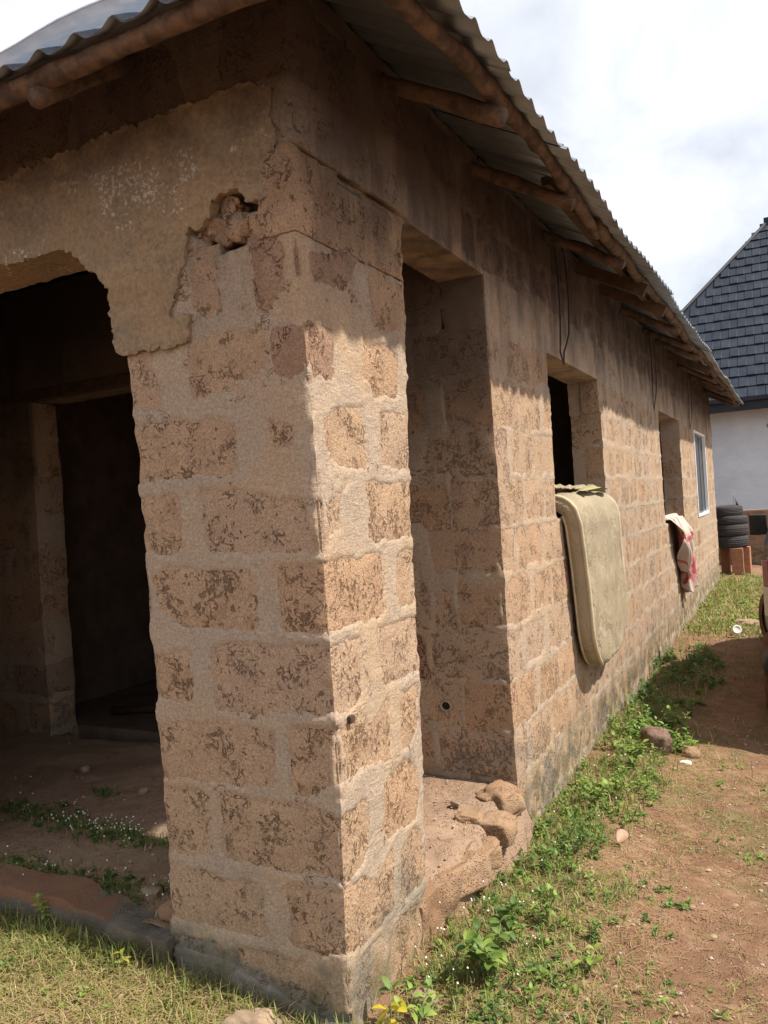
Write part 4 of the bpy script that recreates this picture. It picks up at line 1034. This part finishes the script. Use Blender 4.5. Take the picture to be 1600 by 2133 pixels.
stone(.135, .215, .034, 'palerock', 'small brown stone half hidden in weeds near the pillar foot', flat=(1.1, 1, .8), seed=31)
stone(.66, 8.6, .13, 'palerock', 'flat brown stone on the grass beside the car', flat=(1.2, 1, .4), seed=41)
stone(-.17, 1.28, .02, 'palerock', 'small pale stone on the porch earth inside the side opening', flat=(1.2, 1, .7), seed=51, z=.075)
stone(-2.35, 1.15, .026, 'palerock', 'rounded stone lying on the shaded porch floor', flat=(1, 1, .8), seed=52, z=.065)
stone(-1.75, .98, .024, 'palerock', 'lone stone on the porch floor just left of the pillar', flat=(1, 1, .8), seed=53, z=.065)
stone(-.93, .17, .035, 'palerock', 'small orange stone in the porch weeds behind the plinth', flat=(1.2, 1, .7), seed=54, z=.05)
stone(-.75, .09, .05, 'clay', 'red clay lump against the foot of the pillar on the plinth', flat=(1.1, .8, .8), seed=55, z=.05)
# white lid
b = MB(); prof = [(.0, .012), (.045, .012), (.05, .018), (.066, .018), (.070, .010), (.070, -.02)]
V = []; F = []; n = 32
for i in range(n):
    t = 2*math.pi*i/n
    for (r_, z_) in prof: V.append((r_*math.cos(t), r_*math.sin(t), z_))
for i in range(n):
    for j in range(5): F.append((i*6+j, ((i+1) % n)*6+j, ((i+1) % n)*6+j+1, i*6+j+1))
b.add(V, F); M['plastic'] = mat_simple('white_plastic', (.74, .73, .68), .45, .06, 10, .4)
o = b.build('plastic_lid', M['plastic'], None, True); o.location = (.60, 7.68, -.255+.055); o.scale = (.72,)*3; o.rotation_euler = (math.radians(68), 0, math.radians(20)); tag(o, 'round white plastic lid lying on the grass at the shadow edge', 'lid')
# stick and clay tube on the shaded floor by the inner door
b = MB(); b.tube([(-.42, 0, 0), (0, .03, .01), (.42, -.02, 0)], [.03, .028, .022], 8, wob=.05); o = b.build('log', M['plank'], None, True); o.location = (-2.75, 2.25, .10); o.rotation_euler = (0, 0, .25); tag(o, 'short dark log lying just inside the inner doorway', 'log')

# ------------------------------------------------------------------ vegetation
M['leafA'] = mat_leaf('weed_leaf', (.11, .19, .035), (.18, .27, .06))
M['leafB'] = mat_leaf('dark_weed_leaf', (.06, .12, .025), (.11, .18, .045))
M['leafC'] = mat_leaf('light_weed_leaf', (.21, .31, .05), (.30, .38, .09))
M['leafY'] = mat_leaf('yellow_leaf', (.55, .45, .03), (.62, .50, .06), .4)
M['leafO'] = mat_leaf('yellowing_leaf', (.36, .38, .05), (.48, .42, .07), .4)
M['grassG'] = mat_leaf('green_grass', (.10, .15, .03), (.17, .22, .05), .3)
M['grassO'] = mat_leaf('olive_grass', (.21, .25, .055), (.30, .30, .075), .3)
M['grassD'] = mat_leaf('dry_grass', (.33, .26, .12), (.43, .34, .17), .25)
M['flower'] = mat_simple('white_flower', (.72, .70, .62), .8, .1, 50)
M['stem'] = mat_simple('weed_stem', (.16, .19, .07), .8, .3, 30)
def leaf_geo(L_, W_, fold=.25, droop=.3, n=5, ser=.0):
    """leaf along +x, base at origin; returns V,F"""
    V = []; F = []
    for i in range(n+1):
        t = i/n; w_ = W_*.5*math.sin(math.pi*min(1, t*.93+.05))**.75*(1-.25*t)*(1+(ser if i % 2 else 0)); x = L_*t; z = L_*(.10*math.sin(t*2.5)-droop*t*t)
        V += [(x, -w_, z+w_*fold), (x, 0, z), (x, w_, z+w_*fold)]
    for i in range(n):
        for j in (0, 1): F.append((i*3+j, i*3+3+j, i*3+4+j, i*3+1+j))
    return np.array(V), F
def rotm(az, el, roll=0):
    return np.array((Matrix.Rotation(az, 3, 'Z') @ Matrix.Rotation(-el, 3, 'Y') @ Matrix.Rotation(roll, 3, 'X')))
LG = [leaf_geo(1, .55, .25, .25, 4), leaf_geo(1, .42, .3, .45, 4), leaf_geo(1, .62, .2, .15, 4)]
class Mass:
    def __init__(s): s.V = []; s.F = []; s.M = []; s.n = 0
    def add(s, V, F, mi): s.V.append(V); s.F += [tuple(i+s.n for i in f) for f in F]; s.M += [mi]*len(F); s.n += len(V)
    def build(s, name, mats, label, cat, group=None, kind='stuff'):
        V = np.concatenate(s.V); me = bpy.data.meshes.new(name); me.from_pydata(V.tolist(), [], s.F); me.update()
        for m_ in mats: me.materials.append(m_)
        me.polygons.foreach_set('material_index', s.M); o = link(name, me); tag(o, label, cat, group, kind); return o
def weed(ms, x, y, z, h, nl, ls, mi=(0, 1, 2), stem=3, lean=None):
    az0 = random.random()*6.28; la = random.random()*6.28; le = random.uniform(.1, .7) if lean is None else lean
    tip = np.array([math.cos(la)*h*le, math.sin(la)*h*le, h]); base = np.array([x, y, z-.01])
    w_ = .0016+.0012*random.random(); sx = np.array([w_, w_*.4, 0])
    ms.add(np.array([base-sx, base+sx, base+tip*.55+sx*.8+[0, 0, .0], base+tip*.55-sx*.8, base+tip]), [(0, 1, 2, 3), (3, 2, 4)], stem)
    m_ = random.choice(mi)
    for i in range(nl):
        t = (i+.6)/nl; p = base+tip*min(1, .25+.75*t); az = az0+i*2.4+random.uniform(-.4, .4); el = random.uniform(.0, .7)*(1 if t < .9 else 1.3)
        V, F = random.choice(LG); l_ = ls*random.uniform(.6, 1.15)*(1-.35*t)
        ms.add(V*l_@rotm(az, el, random.uniform(-.4, .4)).T+p, F, m_ if random.random() < .8 else random.choice(mi))
def blades(ms, n, fxy, h0, h1, mats_p, flat=.5, zf=None, wd=.0022):
    k = 0
    for _ in range(n):
        q = fxy()
        if q is None: continue
        x, y = q; z = (zf or G)(x, y) if not isinstance(zf, float) else zf
        h = random.uniform(h0, h1); az = random.random()*6.28; le = random.uniform(.15, 1.0)**(1-flat)*1.1*random.random()**(1-flat); w_ = wd*random.uniform(.6, 1.3)
        d = np.array([math.cos(az), math.sin(az), 0]); s_ = np.array([-d[1], d[0], 0])*w_; up = math.cos(min(1.45, le*1.35)); out = math.sin(min(1.45, le*1.35))
        b0 = np.array([x, y, z-.004]); m1 = b0+d*h*out*.45+np.array([0, 0, h*(up*.55+.08)]); tp = b0+d*h*out+np.array([0, 0, h*(up*.8+.02)])
        r_ = random.random(); mi = 0
        for i_, pr_ in enumerate(mats_p):
            if r_ < pr_: mi = i_; break
        ms.add(np.array([b0-s_, b0+s_, m1+s_*.8, m1-s_*.8, tp]), [(0, 1, 2, 3), (3, 2, 4)], mi); k += 1
# fast ground height by plain function with small noise table
_gzc = {}
def Gf(x, y):
    key = (round(x*40), round(y*40))
    if key not in _gzc: _gzc[key] = G(key[0]/40, key[1]/40)
    return _gzc[key]
def rnd_noise(x, y, f, s): return float(noise(np.array([[x, y, 0.]]), f, s)[0])
# dry and green lawn in front of the porch
ms = Mass()
def f_front():
    x = random.uniform(-1.75, .12); y = random.uniform(-.72, -.03)
    if x > -.1 and random.random() < .5: return None
    return x, y
def f_lawn():
    q = f_front()
    if q and rnd_noise(q[0], q[1], 5, 171)+.6*rnd_noise(q[0], q[1], 14, 172) < -.15: return None
    return q
def f_green():
    q = f_front()
    return q if q and rnd_noise(q[0], q[1], 3.5, 173)+.5*rnd_noise(q[0], q[1], 11, 174) > .25 else None
blades(ms, 8000, f_green, .03, .10, (.55, .95, 1.0), .5, Gf, .0020)
blades(ms, 16000, f_lawn, .02, .075, (.08, .42, 1.0), .8, Gf, .0016)
blades(ms, 900, lambda: (random.uniform(-1.75, .02), random.gauss(-.075, .03)), .05, .13, (.45, .75, 1.0), .25, Gf, .0022)
for _ in range(90):
    x, y = random.uniform(-1.6, -.05), random.uniform(-.6, -.05); weed(ms, x, y, Gf(x, y), random.uniform(.02, .05), 5, .03, (3, 4), 5)
ms.build('lawn', [M['grassG'], M['grassO'], M['grassD'], M['leafA'], M['leafC'], M['stem']], 'matted dry yellow and green grass in front of the porch plinth', 'grass')
# grass over the yard to the right
ms = Mass()
def f_yard(xr, yr, thr, fq=1.7, sd=131):
    def f():
        x = random.uniform(*xr); y = random.uniform(*yr)
        v = rnd_noise(x, y, fq, sd)+.5*rnd_noise(x, y, fq*3.1, sd+1)
        return (x, y) if v > thr else None
    return f
blades(ms, 9000, f_yard((.05, 1.6), (.0, 3.4), .12), .015, .05, (.35, .70, 1.0), .7, Gf, .0018)
blades(ms, 5000, f_yard((.05, 1.5), (.0, 3.4), -.4), .01, .03, (.1, .4, 1.0), .85, Gf, .0014)
blades(ms, 9000, f_yard((-.0, 1.6), (7.6, 14.2), -.35, .8), .04, .10, (.35, .80, 1.0), .5, Gf, .006)
blades(ms, 2500, f_yard((-.0, 1.2), (3.6, 7.6), .1), .02, .06, (.4, .80, 1.0), .5, Gf, .003)
for _ in range(260):
    q = f_yard((.25, 1.5), (.1, 3.3), .05)()
    if q: weed(ms, q[0], q[1], Gf(*q), random.uniform(.01, .03), 5, random.uniform(.02, .035), (3, 4), 5)
for _ in range(500):
    x, y = random.uniform(.0, 1.3), random.uniform(7.8, 14); weed(ms, x, y, Gf(x, y), random.uniform(.03, .08), 5, .06, (3, 4), 5)
ms.build('yard_grass', [M['grassG'], M['grassO'], M['grassD'], M['leafA'], M['leafC'], M['stem']], 'sparse creeping grass over the red soil of the yard', 'grass')
def straws(ms, n, fxy, l0, l1, mis, zf, zoff=.012, wd=.0012):
    for _ in range(n):
        q = fxy()
        if q is None: continue
        x, y = q; z = zf(x, y)+random.uniform(.002, zoff); az = random.random()*6.28; L_ = random.uniform(l0, l1); c = random.uniform(-1.2, 1.2); el = random.uniform(-.1, .35)
        P = []; p = np.array([x, y, z]); a_ = az
        for i in range(5):
            s_ = np.array([-math.sin(a_), math.cos(a_), 0])*wd*(1-.15*i); P += [p-s_, p+s_]; p = p+np.array([math.cos(a_), math.sin(a_), math.sin(el)*(1-i*.35)])*L_/4; a_ += c/4
        ms.add(np.array(P), [(i*2, i*2+2, i*2+3, i*2+1) for i in range(4)], random.choice(mis))
ms = Mass()
straws(ms, 7000, f_front, .03, .11, (2, 2, 2, 1), Gf, .035)
straws(ms, 2600, lambda: (random.uniform(.02, .75)+.0*0, random.uniform(.0, 3.6)), .03, .09, (2, 2, 1), Gf, .02)
straws(ms, 1200, lambda: (random.uniform(.3, 1.5), random.uniform(.0, 3.5)), .02, .08, (2, 1), Gf, .008)
straws(ms, 500, lambda: (random.uniform(-2.2, -.75), random.uniform(.08, .7)), .02, .06, (2, 1), lambda x, y: .066, .008)
ms.build('dry_stalks', [M['grassG'], M['grassO'], M['grassD']], 'loose dry stalks strewn over lawn and soil', 'dry grass')
# continuous cover between wall and bare soil
ms = Mass()
def f_belt():
    y = random.uniform(.15, 4.6); w_ = .40+.10*math.sin(y*2.3)+.06*math.sin(y*5.7); x = .02+random.random()**.8*w_*1.25
    return (x, y) if rnd_noise(x, y, 3.2, 151)+.5*rnd_noise(x, y, 9, 152) > -.45+.9*max(0, x-w_*.7)/w_ else None
blades(ms, 8500, f_belt, .02, .07, (.40, .78, 1.0), .6, Gf, .0018)
for _ in range(900):
    q = f_belt()
    if q: weed(ms, q[0], q[1], Gf(*q), random.uniform(.015, .07), random.randint(4, 8), random.uniform(.018, .036), (3, 4, 7), 5)
def f_patch():
    x = random.uniform(.35, 1.7); y = random.uniform(-.05, 3.6)
    return (x, y) if rnd_noise(x, y, 1.9, 161)+.6*rnd_noise(x, y, 6, 162) > .35 else None
blades(ms, 12000, f_patch, .012, .045, (.5, .85, 1.0), .7, Gf, .0018)
for _ in range(700):
    q = f_patch()
    if q: weed(ms, q[0], q[1], Gf(*q), random.uniform(.01, .025), 5, random.uniform(.014, .026), (3, 4), 5)
ms.build('ground_cover', [M['grassG'], M['grassO'], M['grassD'], M['leafA'], M['leafB'], M['stem'], M['flower'], M['leafC']], 'low mixed grass and sprigs creeping out from the wall foot over the soil', 'ground cover')
# weed belt along the wall foot
def clump(name, cx, cy, rx, ry, n, h0, h1, ls, mats, label, flowers=0, zf=None, nl=(6, 10), gr=400, cat='weeds'):
    ms = Mass(); out_ = zf is None; zf = zf or Gf
    if out_: rx *= 1.3; ry *= 1.25; n = int(n*.8)
    for _ in range(n):
        t = random.random()*6.28; r_ = random.random()**.6; x = cx+rx*r_*math.cos(t); y = cy+ry*r_*math.sin(t)
        if out_ and (x < .015 or rnd_noise(x, y, 7, 181) < -.25): continue
        weed(ms, x, y, zf(x, y), random.uniform(h0*.5, h1*1.1)*(1-.4*r_), random.randint(*nl), ls*random.uniform(.7, 1.2), mats, 5)
    blades(ms, gr, lambda: (cx+rx*random.gauss(0, .6), cy+ry*random.gauss(0, .6)), h0*.5, h1*.8, (.5, .85, 1.0), .4, zf, .002)
    for _ in range(flowers):
        t = random.random()*6.28; r_ = random.random()**.5; x = cx+rx*r_*math.cos(t); y = cy+ry*r_*math.sin(t); z = zf(x, y)+random.uniform(h0, h1)*1.05
        r0 = random.uniform(.003, .0055); V = np.array([(r0, 0, 0), (-r0, 0, 0), (0, r0, 0), (0, -r0, 0), (0, 0, r0), (0, 0, -r0)])+[x, y, z]
        ms.add(V, [(0, 2, 4), (2, 1, 4), (1, 3, 4), (3, 0, 4), (2, 0, 5), (1, 2, 5), (3, 1, 5), (0, 3, 5)], 6)
        ms.add(np.array([(x-.001, y, z), (x+.001, y, z), (x+.01, y+.005, z-.07)]), [(0, 1, 2)], 5)
    return ms.build(name, [M['grassG'], M['grassO'], M['grassD'], M['leafA'], M['leafB'], M['stem'], M['flower'], M['leafC']], label, cat)
clump('weed_bed', .20, .55, .17, .32, 110, .05, .13, .028, (4, 3), 'dark weeds dotted with white flower heads at the pillar foot', 46, gr=900)
clump('weed_bed', .22, 1.55, .13, .42, 110, .06, .13, .038, (3, 4), 'green weeds at the wall foot below the side opening corner', 6, gr=900)
clump('weed_bed', .25, 2.45, .20, .45, 190, .06, .15, .042, (3, 7, 3), 'bright green leafy weeds on the wall side of the bare soil', 12, gr=700)
clump('weed_bed', .22, 3.55, .27, .38, 210, .08, .18, .050, (7, 3, 3), 'tall bright weeds around the dark rock', 8, gr=500)
clump('weed_bed', .26, 5.3, .26, 1.3, 330, .08, .20, .065, (4, 4, 3), 'shaded dark green weeds along the wall beyond the rock', 8, gr=900)
clump('weed_bed', .62, 1.25, .15, .3, 40, .02, .05, .03, (3, 4), 'low sprigs scattered on the soil right of the weed belt', 0, gr=250)
PF = lambda x, y: .062
clump('weed_bed', -1.50, .52, .42, .09, 90, .03, .07, .024, (4, 4, 3), 'shaded porch weeds with many white flower heads', 90, PF, gr=500)
clump('weed_bed', -2.1, .60, .35, .14, 70, .03, .06, .024, (4, 4), 'dark weeds further left on the porch floor', 10, PF, gr=300)
clump('weed_bed', -1.15, .17, .38, .10, 70, .02, .05, .022, (4, 4), 'creeping dark weeds behind the plinth in the porch', 22, PF, gr=500)
clump('weed_bed', -1.62, .13, .25, .12, 50, .02, .06, .026, (4, 3), 'green weeds behind the left end of the plinth', 10, PF, gr=400)
clump('weed_bed', -1.95, .92, .10, .05, 20, .03, .07, .022, (4,), 'small dark tuft alone on the bare porch floor', 0, PF, gr=80)
# single plants with leaves one can pick out
leaf_me = {}
def leafmesh(key, L_, W_, fold, droop):
    if key not in leaf_me:
        V, F = leaf_geo(L_, W_, fold, droop, 8); leaf_me[key] = mesh_list('leaf', V, F)
    return leaf_me[key]
def plant(name, x, y, spec, stems, label, cat='plant', z=None, group=None):
    """spec: list of (px,py,pz, az, el, roll, scale, mat)"""
    r = empty(name, (x, y, G(x, y) if z is None else z)); tag(r, label, cat, group)
    b = MB()
    for s_ in stems: b.tube(s_, [.0028]*(len(s_)-1)+[.0015], 5)
    b.build('stem', M['stem'], r, True)
    for (px, py, pz, az, el, ro, sc_, mt) in spec:
        key = (mt, random.randint(0, 2)); 
        if key not in leaf_me:
            V, F = leaf_geo(1, (.58, .5, .66)[key[1]], .22, (.2, .35, .1)[key[1]], 8); me = mesh_list('leaf', V, F); me.materials.append(M[mt]); leaf_me[key] = me
        o = link('leaf', leaf_me[key], None, r); o.location = (px, py, pz); o.rotation_euler = (Matrix.Rotation(az, 3, 'Z') @ Matrix.Rotation(-el, 3, 'Y') @ Matrix.Rotation(ro, 3, 'X')).to_euler(); o.scale = (sc_,)*3
    return r
def auto_plant(name, x, y, h, tiers, ls, mts, label, lean=(0, 0), z=None, nst=1, spread=.0):
    spec = []; stems = []
    for s_ in range(nst):
        a0 = random.random()*6.28; lx = lean[0]+spread*math.cos(s_*2.3+a0); ly = lean[1]+spread*math.sin(s_*2.3+a0); hh = h*random.uniform(.75, 1.05)
        stems.append([(lx*t*t, ly*t*t, hh*t) for t in (0, .35, .7, 1)])
        for i in range(tiers):
            t = .35+.65*(i+1)/tiers
            for q in (0, 1):
                az = a0+i*1.57+q*3.14+random.uniform(-.3, .3); spec.append((lx*t*t, ly*t*t, hh*t, az, random.uniform(.0, .5)+(.3 if i == tiers-1 else 0), random.uniform(-.3, .3), ls*random.uniform(.75, 1.1)*(1-.25*t), random.choice(mts)))
    return plant(name, x, y, spec, stems, label, z=z)
# the yellow-leaved plant by the pillar foot
plant('yellow_leaf_plant', .082, .085, [(.0, .0, .05, -2.6, .25, .2, .055, 'leafY'), (.02, -.01, .085, -.5, .1, .5, .070, 'leafY'), (.01, -.02, .04, -1.4, -1.0, 0, .085, 'leafO'), (.0, -.01, .06, -2.0, -.9, .3, .075, 'leafO'), (.02, -.02, .04, -.9, -1.0, .2, .07, 'leafY'),
      (.0, .01, .11, 2.6, .6, 0, .045, 'leafA'), (.01, .01, .11, .5, .7, 0, .045, 'leafA'), (.0, .02, .10, 3.6, .1, 0, .04, 'leafB')],
      [[(0, 0, 0), (.005, 0, .05), (.005, .005, .11)]], 'small plant with large drooping yellow leaves at the pillar foot')
auto_plant('broadleaf_weed', .31, .40, .15, 4, .076, ['leafA', 'leafC', 'leafB', 'leafA'], 'bushy broadleaf weed with glossy green leaves, largest of the near weeds', nst=6, spread=.085)
auto_plant('broadleaf_weed', .28, .60, .20, 4, .066, ['leafA', 'leafB'], 'upright broadleaf weed standing just behind the bushy one', nst=3, spread=.04)
auto_plant('broadleaf_weed', .36, .80, .13, 3, .045, ['leafC', 'leafA'], 'light green weed with a yellowish tip behind the upright one', nst=3, spread=.05)
auto_plant('broadleaf_weed', .17, .10, .10, 3, .045, ['leafC', 'leafA'], 'low bright weed just right of the yellow-leaved plant', nst=4, spread=.06)
auto_plant('broadleaf_weed', .55, .62, .06, 2, .05, ['leafC', 'leafA'], 'flat pale weed on bare soil right of the bushy weed', nst=3, spread=.05)
auto_plant('broadleaf_weed', .31, 2.85, .17, 4, .06, ['leafC', 'leafA'], 'bright leafy weed standing just in front of the dark rock', nst=4, spread=.08)
auto_plant('broadleaf_weed', .24, 2.15, .15, 4, .055, ['leafC', 'leafA'], 'pale green leafy weed in the belt near the wall stain', nst=4, spread=.07)
auto_plant('broadleaf_weed', .50, 3.75, .18, 4, .06, ['leafC', 'leafA'], 'tall pale weed right behind the dark rock', nst=5, spread=.10)
auto_plant('drooping_weed', -1.22, -.06, .13, 4, .035, ['leafC', 'leafO'], 'yellow-green drooping weed in front of the plinth', nst=3, spread=.025)
auto_plant('drooping_weed', -.80, -.10, .075, 2, .035, ['leafC', 'leafO'], 'pale sprig in the dry grass nearer the pillar', nst=2, spread=.02)
# dead leaf in the yard
V, F = leaf_geo(.085, .06, .5, .1, 8); M['dead'] = mat_leaf('dead_leaf', (.36, .22, .14), (.42, .27, .18), .2)
o = link('dead_leaf', mesh_list('dead_leaf', V, F), M['dead']); o.location = (.44, 1.72, G(.44, 1.72)+.03); o.rotation_euler = (.5, -.3, 1.3); tag(o, 'curled pale brown dead leaf on the weeds', 'leaf')
# fallen stones and grit scattered on soil
def grit(name, n, fxy, r0, r1, mat, label, zf):
    bm = bmesh.new(); bmesh.ops.create_icosphere(bm, subdivisions=1, radius=1); bm.verts.ensure_lookup_table(); V0 = np.array([v.co[:] for v in bm.verts]); F0 = [tuple(v.index for v in f.verts) for f in bm.faces]; bm.free()
    ms = Mass()
    for i in range(n):
        x, y = fxy(); r_ = random.uniform(r0, r1)*random.random()**.7+r0*.5; V = V0*(1+.25*noise(V0*1.3+i, 1, 7))[:, None]*[1, random.uniform(.7, 1), .6]*r_@rotm(random.random()*6, 0).T+[x, y, zf(x, y)+r_*.25]; ms.add(V, F0, 0)
    o = ms.build(name, [mat], label, 'gravel'); o.data.polygons.foreach_set('use_smooth', [False]*len(o.data.polygons))
grit_p = mat_simple('dull_pebble', (.34, .27, .21), .95, .35, 9); M['grit'] = mat_simple('laterite_grit', (.30, .16, .11), .95, .4, 9); M['gritp'] = mat_simple('pale_grit', (.38, .27, .19), .95, .35, 9)
grit('gravel', 5200, lambda: (random.uniform(.35, 1.7), random.uniform(-.1, 4.2)), .0015, .007, M['grit'], 'fine red laterite grit on the yard soil', Gf)
grit('rubble', 420, lambda: (random.uniform(-.75, -.02), random.uniform(.65, 1.62)), .002, .008, M['gritp'], 'crumbs of earth on the porch floor in the side opening', lambda x, y: .066-.03*float(S((x+.2)/.16)))
grit('rubble', 260, lambda: (random.uniform(-3.2, -.7), random.uniform(.1, 1.6)), .003, .010, M['gritp'], 'crumbs of earth across the shaded porch floor', lambda x, y: .064)
grit('pebbles', 420, lambda: (random.uniform(.3, 1.7), random.uniform(.0, 5.5)), .004, .011, grit_p, 'scattered dull pebbles over the red soil of the yard', Gf)
ms = Mass()
for _ in range(420):   # dead leaves and scraps trodden into the yard
    x, y = (random.uniform(.05, 1.5), random.uniform(.05, 4.2)) if random.random() < .7 else (random.uniform(-1.6, 0), random.uniform(-.6, -.05))
    V, F = random.choice(LG); ms.add(V*random.uniform(.010, .028)@rotm(random.random()*6.28, random.uniform(-.3, .3), random.uniform(-1, 1)).T+[x, y, Gf(x, y)+random.uniform(.003, .02)], F, random.choice((0, 0, 1)))
ms.build('leaf_litter', [M['dead'], M['grassD']], 'dead leaf scraps trodden into the soil and lawn', 'leaf litter')
